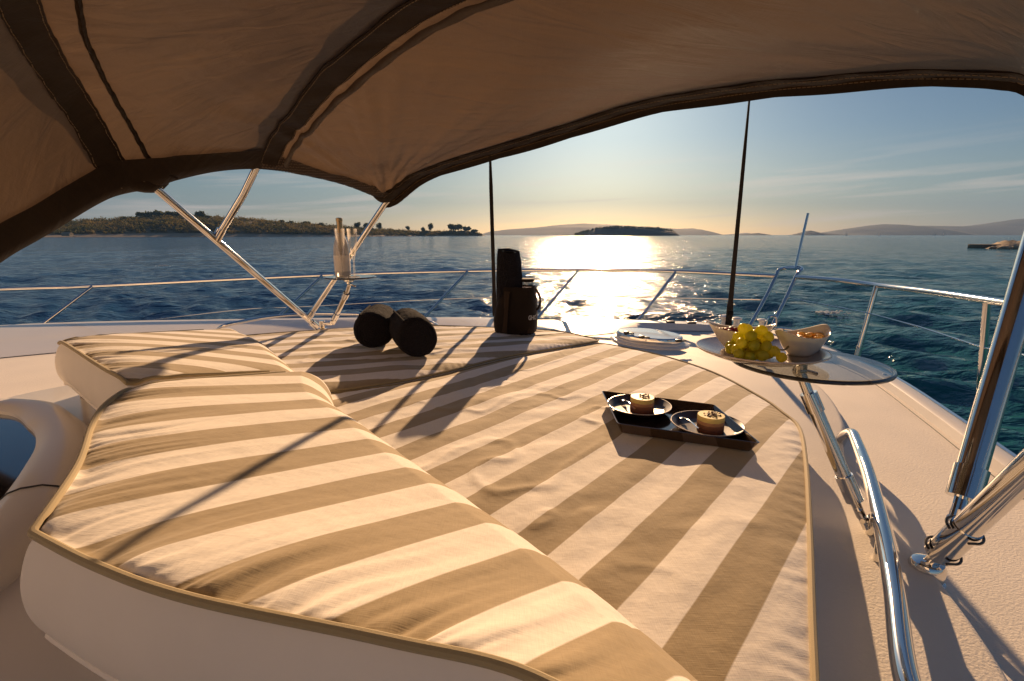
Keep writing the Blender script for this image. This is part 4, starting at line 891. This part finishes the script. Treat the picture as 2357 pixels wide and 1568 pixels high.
    # tie-down straps
    def strap(p, q, w, w1):
        p, q = map(np.array, (p, q)); d_ = q-p; L_ = np.linalg.norm(d_); d_ /= L_; sd_ = np.array([1, .2, 0]); sd_ = sd_-d_*(sd_@d_); sd_ /= np.linalg.norm(sd_); n_ = np.cross(d_, sd_); mb = MB(); G_ = []
        for k_ in np.linspace(0, 1, 40):
            c_ = p+(q-p)*k_; tw = .3*math.sin(k_*2.5); s2 = sd_*math.cos(tw)+n_*math.sin(tw); n2 = np.cross(d_, s2); ww = (w+(w1-w)*k_)*(.6+.4*min(1, k_*8))*(1.0+.25*(k_ > .78)); G_.append([c_-s2*ww/2-n2*.0018, c_+s2*ww/2-n2*.0018, c_+s2*ww/2+n2*.0018, c_-s2*ww/2+n2*.0018])
        mb.grid(np.array(G_), closed=True); return mb
    p1 = at_ab(bow_at(BF_, .67)[0]+.0, .67)-np.array([0, 0, .02]); 
    obj('strap', strap(ahead(1128, 358, p1[1]), at(1139, 728, .05), .016, .026), M['webbing'], t)
    p2y = float(ab(bow_at(BF_, 1.68)[0], 1.68, 0)[1]); mb = strap(ahead(1725, 228, p2y), at(1676, 756, .0), .008, .034); 
    q = ahead(1681, 722, 3.0); mb.box(q, (.035, .012, .03), bev=.004); obj('strap', mb, M['webbing'], t)
    return t
canopy()

# ------------------------------------------------------------------ cocktail tables
def table(disc, r, base, elbow, top, label, tube_r, foot_cup=True):
    disc, base, elbow, top = map(np.array, (disc, base, elbow, top)); t = thing('cocktail_table', label, 'side table', (base[0], base[1], 0), 'round glass cocktail tables on swivel arms')
    obj('glass_top', MB().lathe([(0, 0), (r-.003, 0), (r, .002), (r, .006), (r-.003, .008), (0, .008)], disc, 96), M['smoke_glass'], t, 12)
    obj('glass_rim', MB().tube([disc+np.array([r*math.cos(a), r*math.sin(a), .004]) for a in np.linspace(0, 2*math.pi, 97)[:-1]], .0036, 8, closed=True), M['glass_edge'], t)
    mb = MB(); hub = np.array([top[0], top[1], disc[2]]); mb.lathe([(.024, -.001), (.024, -.016), (.021, -.019), (.013, -.021), (.013, -.03), (0, -.03)][::-1], hub, 28)
    for k in range(28): a = k/28*6.283; mb.box(hub+np.array([.0242*math.cos(a), .0242*math.sin(a), -.0085]), (.0025, .0025, .014), rot=a)
    obj('hub', mb, M['steel'], t)
    d = (top-elbow)/np.linalg.norm(top-elbow); hp = hub-np.array([0, 0, .036])
    mb = MB(); mb.tube([hub-np.array([0, 0, .025]), hp-np.array([0, 0, .005])], .010, 16); mb.lathe([(0, -.009), (.011, -.008), (.011, .008), (0, .009)], hp, 20, axis=(1, .2, 0)); mb.tube([hp-np.array([.0, 0, 0]), top-d*.05], .010, 12); mb.tube([hp+np.array([.012, 0, 0]), hp+np.array([.034, -.004, -.006])], .004, 8); obj('knuckle', mb, M['steel'], t)
    obj('arm', MB().tube([elbow+d*.05, top-d*.05], tube_r, 24), M['steel'], t)
    obj('arm_collar', MB().tube([top-d*.085, top-d*.045], tube_r*1.22, 24), M['steel'], t); obj('arm_collar', MB().tube([elbow+d*.035, elbow+d*.09], tube_r*1.22, 24), M['steel'], t)
    mb = MB(); mb.tube([elbow+d*.04, elbow], .009, 12); sd_ = np.cross(d, [0, 0, 1.]); sd_ /= np.linalg.norm(sd_)
    for s_ in (-1, 1): mb.tube([elbow+sd_*s_*.011+d*.02, elbow+sd_*s_*.011-d*.02], .006, 10)
    mb.tube([elbow-sd_*.019, elbow+sd_*.019], .005, 10); mb.tube([elbow-d*.01, base+np.array([0, 0, max(.02, elbow[2]-base[2]-.01)])], .011, 12); obj('elbow', mb, M['steel'], t)
    mb = MB(); mb.tube([base, base+np.array([0, 0, max(.045, elbow[2]-base[2]+.005)])], tube_r*1.15, 20); mb.lathe([(tube_r*2, 0), (tube_r*2, .004), (tube_r*1.2, .007)], base, 24); obj('socket', mb, M['steel'], t)
    return t
dS = at(1858, 841, .385)
table(dS, .129, (*at(2006, 1262, .0)[:2], .0), at(1983, 1190, .062), at(1840, 858, .345), 'near glass cocktail table holding the fruit platter', .0135)
dP = ahead(806, 640, 2.50)
table(dP, .123, ahead(742, 757, 2.70), ahead(766, 742, 2.69), ahead(804, 662, 2.51), 'far glass cocktail table holding the bottle and flutes', .0135)

# ------------------------------------------------------------------ bottle and flutes
def bottle():
    c = np.array(ahead(790, 641, 2.475)); c[2] = dP[2]+.0085; t = thing('champagne_bottle', 'pale frosted champagne bottle standing between two flutes', 'bottle', c); k = 1.0
    prof = [(0, 0), (0.03439, 0.00091), (0.03756, 0.00543), (0.03756, 0.1086), (0.0362, 0.14028), (0.03077, 0.16742), (0.02172, 0.19186), (0.01493, 0.21268), (0.01312, 0.23711), (0.01312, 0.26426), (0.01493, 0.26607), (0.01493, 0.27512), (0.01267, 0.27693)]
    obj('glass_body', MB().lathe(prof, c, 36), pbr('frosted_bottle', (.62, .57, .53), .25, trans=.25, coat=.4, var=.05), t)
    obj('label_wrap', MB().lathe([(0.0381, 0.02715), (0.0381, 0.10408)], c, 36), pbr('bottle_label', (.72, .66, .60), .6, var=.04), t)
    obj('foil', MB().lathe([(0.01557, 0.20634), (0.01448, 0.2353), (0.01412, 0.26426), (0.01584, 0.26607), (0.01584, 0.27874), (0.01086, 0.28236), (0, 0.28236)], c, 28), pbr('gold_foil', (.50, .36, .20), .3, metal=.8, bump=[(90, .5, .002)]), t)
def flute(x, y, Y, label):
    c = np.array(ahead(x, y, Y)); c[2] = dP[2]+.0085; t = thing('champagne_flute', label, 'flute glass', c, 'champagne flutes on the far glass table')
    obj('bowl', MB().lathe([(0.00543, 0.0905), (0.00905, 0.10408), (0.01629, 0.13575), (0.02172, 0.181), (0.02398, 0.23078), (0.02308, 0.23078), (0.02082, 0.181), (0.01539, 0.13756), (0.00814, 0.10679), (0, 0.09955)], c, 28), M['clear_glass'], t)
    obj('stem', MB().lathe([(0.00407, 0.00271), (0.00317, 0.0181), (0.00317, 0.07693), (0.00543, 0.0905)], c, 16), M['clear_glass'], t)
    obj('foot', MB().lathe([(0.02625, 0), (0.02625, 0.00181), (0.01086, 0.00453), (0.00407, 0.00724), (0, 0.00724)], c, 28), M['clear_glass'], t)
bottle(); flute(789, 646, 2.42, 'left champagne flute standing in front of the bottle'); flute(817, 643, 2.46, 'right champagne flute standing clear of the bottle')

# ------------------------------------------------------------------ rolled towels
def towel(front, axis, L_, r, label, seed):
    front = np.array(front, float); ax = np.array([axis[0], axis[1], 0.]); ax /= np.linalg.norm(ax); sd_ = np.array([ax[1], -ax[0], 0]); c0 = front+np.array([0, 0, r])
    t = thing('rolled_towel', label, 'towel', front, 'rolled dark towels on the far mattress')
    ns_, nl = 96, 60; mb = MB(); G = []
    for i in range(nl):
        u = i/(nl-1); e = min(u, 1-u)*L_; rr = r*(1-.16*math.exp(-e/.012)); row = []
        for k in range(ns_):
            w = 2*math.pi*k/ns_; q = rr*(1+.03*math.cos(w*2+seed)+.02*math.cos(w*3+u*2+seed)+.05*fbm(np.array([w*3.]), np.array([u*6.+seed]), 3, 2)[0]+.03*fbm(np.array([math.cos(w)*14+20.]), np.array([u*40.+seed+math.sin(w)*14]), 2, 5)[0]+.012*math.sin(u*9+w*2+seed))
            zz = math.sin(w)*q; zz = max(zz, -r*.93); row.append(c0+ax*u*L_+sd_*math.cos(w)*q+np.array([0, 0, zz]))
        G.append(row)
    mb.grid(np.array(G), closed=True)
    # rolled end: a spiral ridge
    for end, sg in ((0, -1), (nl-1, 1)):
        E_ = []; ring = np.array(G[end]); cc = ring.mean(0)
        for f_ in np.linspace(1, .03, 26):
            row = []
            for k in range(ns_):
                w = 2*math.pi*k/ns_; sp_ = (f_*r/.013-w/(2*math.pi)) % 1.0; bulge = math.sin(math.pi*sp_)**.6*.003*(f_ < .97); row.append(cc+(ring[k]-cc)*f_+ax*sg*(bulge+.010*(1-f_)-.002))
            E_.append(row)
        mb.grid(np.array(E_), closed=True, flip=(sg > 0))
    obj('terry_roll', mb, M['towel'], t, 180)
    # free hem along the roll
    P = [c0+ax*u*L_+sd_*math.cos(2.2)*r*1.02+np.array([0, 0, math.sin(2.2)*r*1.02]) for u in np.linspace(.02, .98, 20)]; mb = MB(); mb.tube(P, .005, 8); obj('hem', mb, M['towel'], t)
f1 = at(860, 806, .131); f2 = at(964, 826, .131)
towel(f1, (-.12, .95), .30, .084, 'left rolled dark towel, slightly farther back', .5)
towel(f2, (-.36, .95), .30, .085, 'right rolled dark towel, nearer with its end facing the camera', 2.1)

# ------------------------------------------------------------------ cooler bag
def cooler_bag():
    c = at(1186, 764, .132); t = thing('tote_bag', 'tall dark canvas bottle bag standing on the far mattress', 'bag', c); n = 64
    def ring(cx, cy, w, d, z, p=3.2, rot=-.25):
        row = []
        for k in range(n):
            a = 2*math.pi*k/n; x = math.copysign(abs(math.cos(a))**(2/p), math.cos(a))*(w+.010); y = math.copysign(abs(math.sin(a))**(2/p), math.sin(a))*(d+.012)
            row.append(c+np.array([cx+x*math.cos(rot)-y*math.sin(rot), cy+x*math.sin(rot)+y*math.cos(rot), z+.0015*math.sin(k*1.7+z*60)]))
        return row
    prof = [(.005, 0, .085, .062, 0), (.003, 0, .093, .068, .006), (.002, 0, .098, .072, .03), (.002, 0, .099, .072, .07), (.006, 0, .094, .068, .12), (.010, 0, .088, .062, .16), (.012, 0, .083, .057, .205), (.012, 0, .081, .056, .235), (.012, 0, .077, .052, .232), (.010, 0, .075, .052, .12), (.006, 0, .08, .055, .01)]
    obj('body', MB().grid(np.array([ring(*p) for p in prof]), closed=True), M['bag'], t, 60)
    fr = np.array([.25, -.968, 0]);                                                  # front seams and pocket panel
    for xx in (-.045, .052):
        P = [c+np.array([xx*(1-.25*z/.2)+.004, -.084+.055*(z/.2)*.3-abs(xx)*.12, z]) for z in np.linspace(.01, .205, 12)]; obj('seam', MB().tube(P, .0022, 6), M['webbing'], t)
    for sx_ in (-1, 1):
        G_ = []
        for z in np.linspace(.01, .215, 14):
            w0 = .050*(1-.35*z/.2); w1 = .091*(1-.12*z/.2) if sx_ > 0 else .088*(1-.12*z/.2); G_.append([c+np.array([sx_*(w0+(w1-w0)*q_)+.006, -.0885+.055*(z/.2)*.25+.052*q_**3-sx_*.012*q_, z]) for q_ in np.linspace(0, 1, 6)])
        obj('side_panel', MB().grid(np.array(G_)), M['panel'], t, 180)
    hd = [c+np.array(p) for p in [(.092, -.02, .225), (.108, -.028, .215), (.122, -.03, .185), (.124, -.03, .150), (.114, -.028, .125), (.104, -.025, .120)]]
    obj('handle', MB().tube(hd, .0065, 8, smooth=6), M['webbing'], t)
    # printed lettering on the right face
    cu = bpy.data.curves.new('txt', 'FONT'); cu.body = 'GHOST'; cu.size = .031; cu.extrude = .0006; cu.offset = .0006; to = bpy.data.objects.new('txt', cu); S.collection.objects.link(to)
    dg = bpy.context.evaluated_depsgraph_get(); me = bpy.data.meshes.new_from_object(to.evaluated_get(dg)); V = np.array([v.co[:] for v in me.vertices]); F = [tuple(p.vertices) for p in me.polygons]; bpy.data.objects.remove(to)
    mb = MB(); V2 = []
    for x, y, z in V:
        s_ = x; px = .058+s_*.60 if s_ < .06 else .094+(s_-.06)*.15; py = -.094+s_*.30 if s_ < .06 else -.076+(s_-.06)*.95; V2.append(c+np.array([px+.006, py-.004-z, .078+y]))
    mb.add(V2, F); obj('lettering', mb, M['lettering'], t)
    # black towel rolled upright inside
    ct = c+np.array([-.026, .0, .02]); t2 = thing('rolled_towel', 'dark towel rolled upright and sticking out of the tote bag', 'towel', ct); G = []
    for i, z in enumerate(np.linspace(0, .385, 50)):
        k = .067*(1+.04*math.sin(z*31)*.5) * (1-.10*max(0, (z-.2)/.18)) * (1 if z < .36 else .97-.012*((z-.36)*100)**1.5); row = []
        for j in range(72):
            w = 2*math.pi*j/72; q = k*(1+.04*math.cos(3*w+z*8)+.02*math.cos(7*w+z*20)+.06*fbm(np.array([math.cos(w)*4+9.]), np.array([z*16.+math.sin(w)*4+5]), 3, 6)[0]); row.append(ct+np.array([math.cos(w)*q-.006*(z/.38), math.sin(w)*q*.8, z*(1-.014*(math.cos(w)+.8*math.sin(3*w))*(z/.385)**4)]))
        G.append(row)
    mb = MB(); mb.grid(np.array(G), closed=True); top = np.array(G[-1]); cc = top.mean(0); E_ = []
    for f_ in np.linspace(1, .02, 20): E_.append([cc+(top[j]-cc)*f_+np.array([0, 0, .008*math.sin(math.pi*((f_*5.2-j/72) % 1))+.012*(1-f_)]) for j in range(72)])
    mb.grid(np.array(E_), closed=True); obj('terry_roll', mb, M['towel'], t2, 180)
    P = [ct+np.array([.060*math.cos(-1.2), .052*math.sin(-1.2)*.85, z]) for z in np.linspace(.2, .38, 12)]; obj('hem', MB().tube(P, .004, 8), M['towel'], t2)
    ca_ = c+np.array([.056, -.0, .06]); t3 = thing('tumbler', 'clear ribbed tumbler with an amber drink in the tote bag', 'tumbler', ca_)
    obj('cup', MB().lathe([(.028, 0), (.034, .21), (.0355, .212), (.0375, .212), (.031, 0)], ca_, 36), M['acrylic'], t3)
    obj('rim_band', MB().lathe([(.0376, .198), (.0384, .207), (.0382, .2135), (.0352, .2135)], ca_, 36), M['bag'], t3)
    obj('drink', MB().lathe([(0, .004), (.026, .004), (.031, .17), (0, .17)], ca_, 28), pbr('amber_drink', (.55, .20, .03), .15, trans=.5), t3)
cooler_bag()

# ------------------------------------------------------------------ tray with desserts
def tray():
    zc = .128; K = [at(x, y, .155) for x, y in [(1384, 899), (1421, 975), (1752, 1021), (1644, 931)]]; K = [np.array([k[0], k[1], 0]) for k in K]; c = sum(K)/4; loc = np.array([c[0], c[1], zc]); t = thing('serving_tray', 'skewed dark lacquered serving tray on the striped mattress', 'tray', loc)
    def ringz(s, z): return [np.array([*(c+(k-c)*s)[:2], z]) for k in K]
    def rnd(P):
        out = []
        for i in range(4):
            a, b, d = P[i-1], P[i], P[(i+1) % 4]; u = (a-b)/np.linalg.norm(a-b); v = (d-b)/np.linalg.norm(d-b); r_ = .010
            for q in np.linspace(0, 1, 6): out.append(b+u*r_*(1-q)**2+v*r_*q**2)
        return out
    rings = [rnd(ringz(.90, zc)), rnd(ringz(.92, zc)), rnd(ringz(.995, .1535)), rnd(ringz(1.0, .155)), rnd(ringz(.985, .1555)), rnd(ringz(.975, .1535)), rnd(ringz(.90, zc+.0045)), rnd(ringz(.88, zc+.004))]
    mb = MB(); mb.grid(np.array(rings), closed=True, flip=True); n = len(rings[0]); base = sum(len(v) for v in mb.v)-n; mb.f.append(tuple(range(base, base+n))); mb.f.append(tuple(range(n))[::-1]); obj('tray_body', mb, M['tray'], t, 30)
    def plate(x, y, label):
        p = at(x, y, .147); p[2] = zc+.0045; r = .0885; q = thing('dessert_plate', label, 'plate', p, 'dark dessert plates on the tray')
        obj('dish', MB().lathe([(0, .0), (r*.62, .0), (r*.70, .003), (r*.93, .0155), (r*.985, .020), (r, .0195), (r*.985, .0178), (r*.99, .0215), (r*.96, .0205), (r*.80, .0075), (r*.74, .006), (0, .0058)], p, 72), M['plate'], q)
        obj('dish_rim', MB().tube([p+np.array([r*.985*math.cos(a), r*.985*math.sin(a), .0205]) for a in np.linspace(0, 2*math.pi, 73)[:-1]], .0012, 6, closed=True), M['rim'], q)
        return p
    p1 = plate(1471, 935, 'left dark round plate, farther from the camera'); p2 = plate(1627, 978, 'right dark round plate, nearer to the camera')
    def dessert(x, y, p, label):
        z0 = p[2]+.0062; d = at(x, y, z0); d[2] = z0; q = thing('layered_dessert', label, 'dessert', d, 'round layered mousse desserts'); r = .0325
        def lay(n, za, zb, m, rr): obj(n, MB().lathe([(0, za), (rr*.985, za), (rr, za+.001), (rr*1.005, (za+zb)/2), (rr, zb-.001), (rr*.985, zb), (0, zb)], d, 48), M[m], q)
        lay('chocolate_layer', 0, .0099, 'cake_low', r); lay('cocoa_layer', .0100, .0195, 'cake_cocoa', r*.998); lay('caramel_layer', .0196, .0280, 'cake_mid', r*.995); lay('vanilla_layer', .0281, .0405, 'cake_top', r*.99)
        mb = MB()
        for k in range(34):
            a = random.random()*6.28; s_ = random.random()**.6*.017; mb.ico(d+np.array([.004+math.cos(a)*s_*1.2, math.sin(a)*s_, .0418+random.random()*.0025]), random.uniform(.0010, .0026), 1, (1.5, 1, .7), .6)
        obj('chocolate_crumbs', mb, M['choc'], q, 10)
    dessert(1477, 945, p1, 'layered mousse dessert on the left plate'); dessert(1634, 990, p2, 'layered mousse dessert on the right plate')
    def fork(a, b, p, label):
        z = p[2]+.008; A_ = at(*a, z+.010); B_ = at(*b, z+.016); A_[2] = z+.004; B_[2] = z+.019; d = B_-A_; L_ = np.linalg.norm(d); d /= L_; s_ = np.cross(d, [0, 0, 1.]); s_ /= np.linalg.norm(s_); up = np.cross(s_, d)
        if up[2] < 0: up = -up
        t4 = thing('dessert_fork', label, 'fork', A_, 'small steel forks on the plates'); hd = A_+d*.032
        for k in (-1.5, -.5, .5, 1.5): obj('tine', MB().tube([A_+s_*k*.0034+up*.003, A_+d*.015+s_*k*.0038, hd+s_*k*.003+up*.001], [.0006, .0009, .0010], 6), M['steel'], t4)
        mb = MB(); G = []
        for u_, w_, h_ in [(.030, .0062, .001), (.036, .0060, .0005), (.042, .0035, .0015), (.048, .0020, .004), (.07, .0018, .006), (.10, .0026, .003), (.125, .0036, .0), (.13, .002, .0)]:
            m_ = A_+d*min(u_, L_*.99)+up*h_; G.append([m_-s_*w_, m_+up*.0012, m_+s_*w_, m_-up*.0012])
        mb.grid(np.array(G), closed=True); obj('handle', mb, M['steel'], t4, 60)
    fork((1428, 912), (1476, 953), p1, 'fork lying on the left plate beside its dessert'); fork((1558, 950), (1618, 994), p2, 'fork lying on the right plate beside its dessert')
tray()

# ------------------------------------------------------------------ fruit platter
def platter():
    p = at(1748, 822, .395); p[2] = dS[2]+.009; r = .113; t = thing('serving_platter', 'round pearl glazed platter overhanging the near glass table', 'platter', p)
    obj('dish', MB().lathe([(0, 0), (r*.6, 0), (r*.72, .003), (r*.95, .013), (r, .0165), (r*.995, .0185), (r*.94, .0165), (r*.70, .0065), (0, .0055)], p, 96), M['silver_plate'], t)
    obj('dish_rim', MB().tube([p+np.array([r*math.cos(a), r*math.sin(a), .0178]) for a in np.linspace(0, 2*math.pi, 97)[:-1]], .0014, 6, closed=True), M['rim'], t)
    zs = p[2]+.0062
    def bowl(c, L_, Wd, h, rot, label):
        q = thing('boat_bowl', label, 'bowl', c, 'white boat shaped porcelain bowls'); n = 64; G = []
        def ring(f, wz, z, lift):
            row = []
            for k in range(n):
                a = 2*math.pi*k/n; x = math.cos(a)*L_*f; y = math.sin(a)*Wd*wz*(1-.25*abs(math.cos(a))**3); zz = z+lift*abs(math.cos(a))**3*1.0
                row.append(c+np.array([x*math.cos(rot)-y*math.sin(rot), x*math.sin(rot)+y*math.cos(rot), zz]))
            return row
        for f, wz, z, li in [(.01, .01, 0, 0), (.38, .55, 0, 0), (.44, .62, .004, 0), (.62, .78, h*.35, .003), (.84, .93, h*.75, .009), (.99, 1.0, h*.97, .014), (1.0, 1.0, h, .0145), (.965, .95, h*.985, .013), (.80, .86, h*.72, .008), (.55, .68, h*.35, .002), (.3, .4, .008, 0), (.01, .01, .0075, 0)]: G.append(ring(f, wz, z, li))
        obj('porcelain', MB().grid(np.array(G), closed=True), M['bowl'], q, 180); return q
    c1 = at(1706, 800, zs); c1 = np.array([at(1690, 806, zs)[0]+.012, p[1]+.045, zs]); bowl(c1, .062, .034, .040, R(-20), 'white boat shaped bowl of dried berries on the left')
    c2 = np.array([at(1818, 806, zs)[0], p[1]+.000, zs]); bowl(c2, .066, .037, .038, R(26), 'white boat shaped bowl of orange pieces on the right')
    def fill(c, L_, Wd, rot, n, m, nm, lab, cat, grp, zz, size):
        for k in range(n):
            a = random.random()*6.28; f = random.random()**.5*.78; x = math.cos(a)*L_*f; y = math.sin(a)*Wd*f*.85; q = c+np.array([x*math.cos(rot)-y*math.sin(rot), x*math.sin(rot)+y*math.cos(rot), zz+.006*(1-f)+random.random()*.006])
            mb = MB(); s_ = size*random.uniform(.7, 1.2); mb.ico(q, s_, 2, (1.3, .9, .6), .25, Matrix.Rotation(random.random()*3, 3, 'Z') @ Matrix.Rotation(random.uniform(-.6, .6), 3, 'X'))
            solo(nm, mb, M[m], lab, cat, q, grp, 60)
    fill(c1, .059, .031, R(-20), 26, 'berry', 'dried_berry', 'dried red berry among the others in the left bowl', 'berry', 'dried berries in the left bowl', .030, .0052)
    fill(c2, .062, .033, R(26), 34, 'apricot', 'apricot_piece', 'orange dried fruit piece among the others in the right bowl', 'dried fruit', 'orange fruit pieces in the right bowl', .028, .0056)
    # bunch of grapes
    g0 = np.array([at(1735, 832, zs)[0], p[1]-.037, zs]); t = thing('grape_bunch', 'bunch of plump yellow green grapes at the front of the platter', 'grapes', g0); pts = []
    tries = 0
    while len(pts) < 36 and tries < 4000:
        tries += 1; lay = random.random(); zz = .009+lay*.046; w = .041*(1-.55*lay); q = g0+np.array([random.uniform(-w, w)+.004, random.uniform(-w*.75, w*.75)+.010*lay, zz])
        if all(np.linalg.norm(q-o) > .0154 for o in pts): pts.append(q)
    for q in pts:
        mb = MB(); rt = Matrix.Rotation(random.random()*3, 3, 'Z') @ Matrix.Rotation(random.uniform(-.9, .9), 3, 'Y'); mb.ico(q, .0092*random.uniform(.93, 1.07), 3, (1.18, 1, 1), 0, rt); obj('grape', mb, M['grape'], t, 180)
    st = [g0+np.array(v) for v in [(.0, .01, .037), (.016, -.005, .03), (.037, -.015, .023), (.051, -.017, .021), (.061, -.012, .026)]]; mb = MB(); mb.tube(st, [.0016, .0015, .0013, .0015, .002], 8, smooth=4)
    for k in range(10): q = pts[k*3 % len(pts)]; mb.tube([g0+np.array([0, .01, .03]), (q+g0+np.array([0, .01, .03]))/2+np.array([0, 0, .004]), q], .0011, 6)
    obj('stem', mb, M['stem'], t)
platter()

# ------------------------------------------------------------------ whitecaps
def foam():
    for x, y, w, lab in [(377, 612, .5, 'lone whitecap on the water at far left'), (1905, 720, .55, 'breaking wave crest seen between the starboard rails')]:
        c = at(x, y, SEA+.1); mb = MB()
        for k in range(60): mb.ico(c+np.array([random.gauss(0, w*.4), random.gauss(0, w*.12), random.uniform(-.03, .04)]), random.uniform(.01, .035), 1, (1.8, 1, .5), .5)
        o = struct('foam', mb, M['foam'], 'stuff')
foam()
for o in bpy.data.objects:
    if '_w' in o: del o['_w']
# ------------------------------------------------------------------ sea haze
def haze():
    me = bpy.data.meshes.new('haze'); x0, x1, y0, y1, z0, z1 = -7600, 7600, -7600, 7600, -4, 460
    V = [(x, y, z) for x in (x0, x1) for y in (y0, y1) for z in (z0, z1)]; me.from_pydata(V, [], [(0, 1, 3, 2), (4, 6, 7, 5), (0, 4, 5, 1), (2, 3, 7, 6), (0, 2, 6, 4), (1, 5, 7, 3)])
    o = bpy.data.objects.new('haze', me); S.collection.objects.link(o); o['kind'] = 'stuff'
    m = bpy.data.materials.new('haze_air'); m.use_nodes = True; N = m.node_tree.nodes; N.clear(); out = N.new('ShaderNodeOutputMaterial'); v = N.new('ShaderNodeVolumePrincipled')
    v.inputs['Color'].default_value = (.26, .52, 1.0, 1); v.inputs['Density'].default_value = .00012; v.inputs['Anisotropy'].default_value = .0
    m.node_tree.links.new(v.outputs[0], out.inputs['Volume']); me.materials.append(m)
haze()
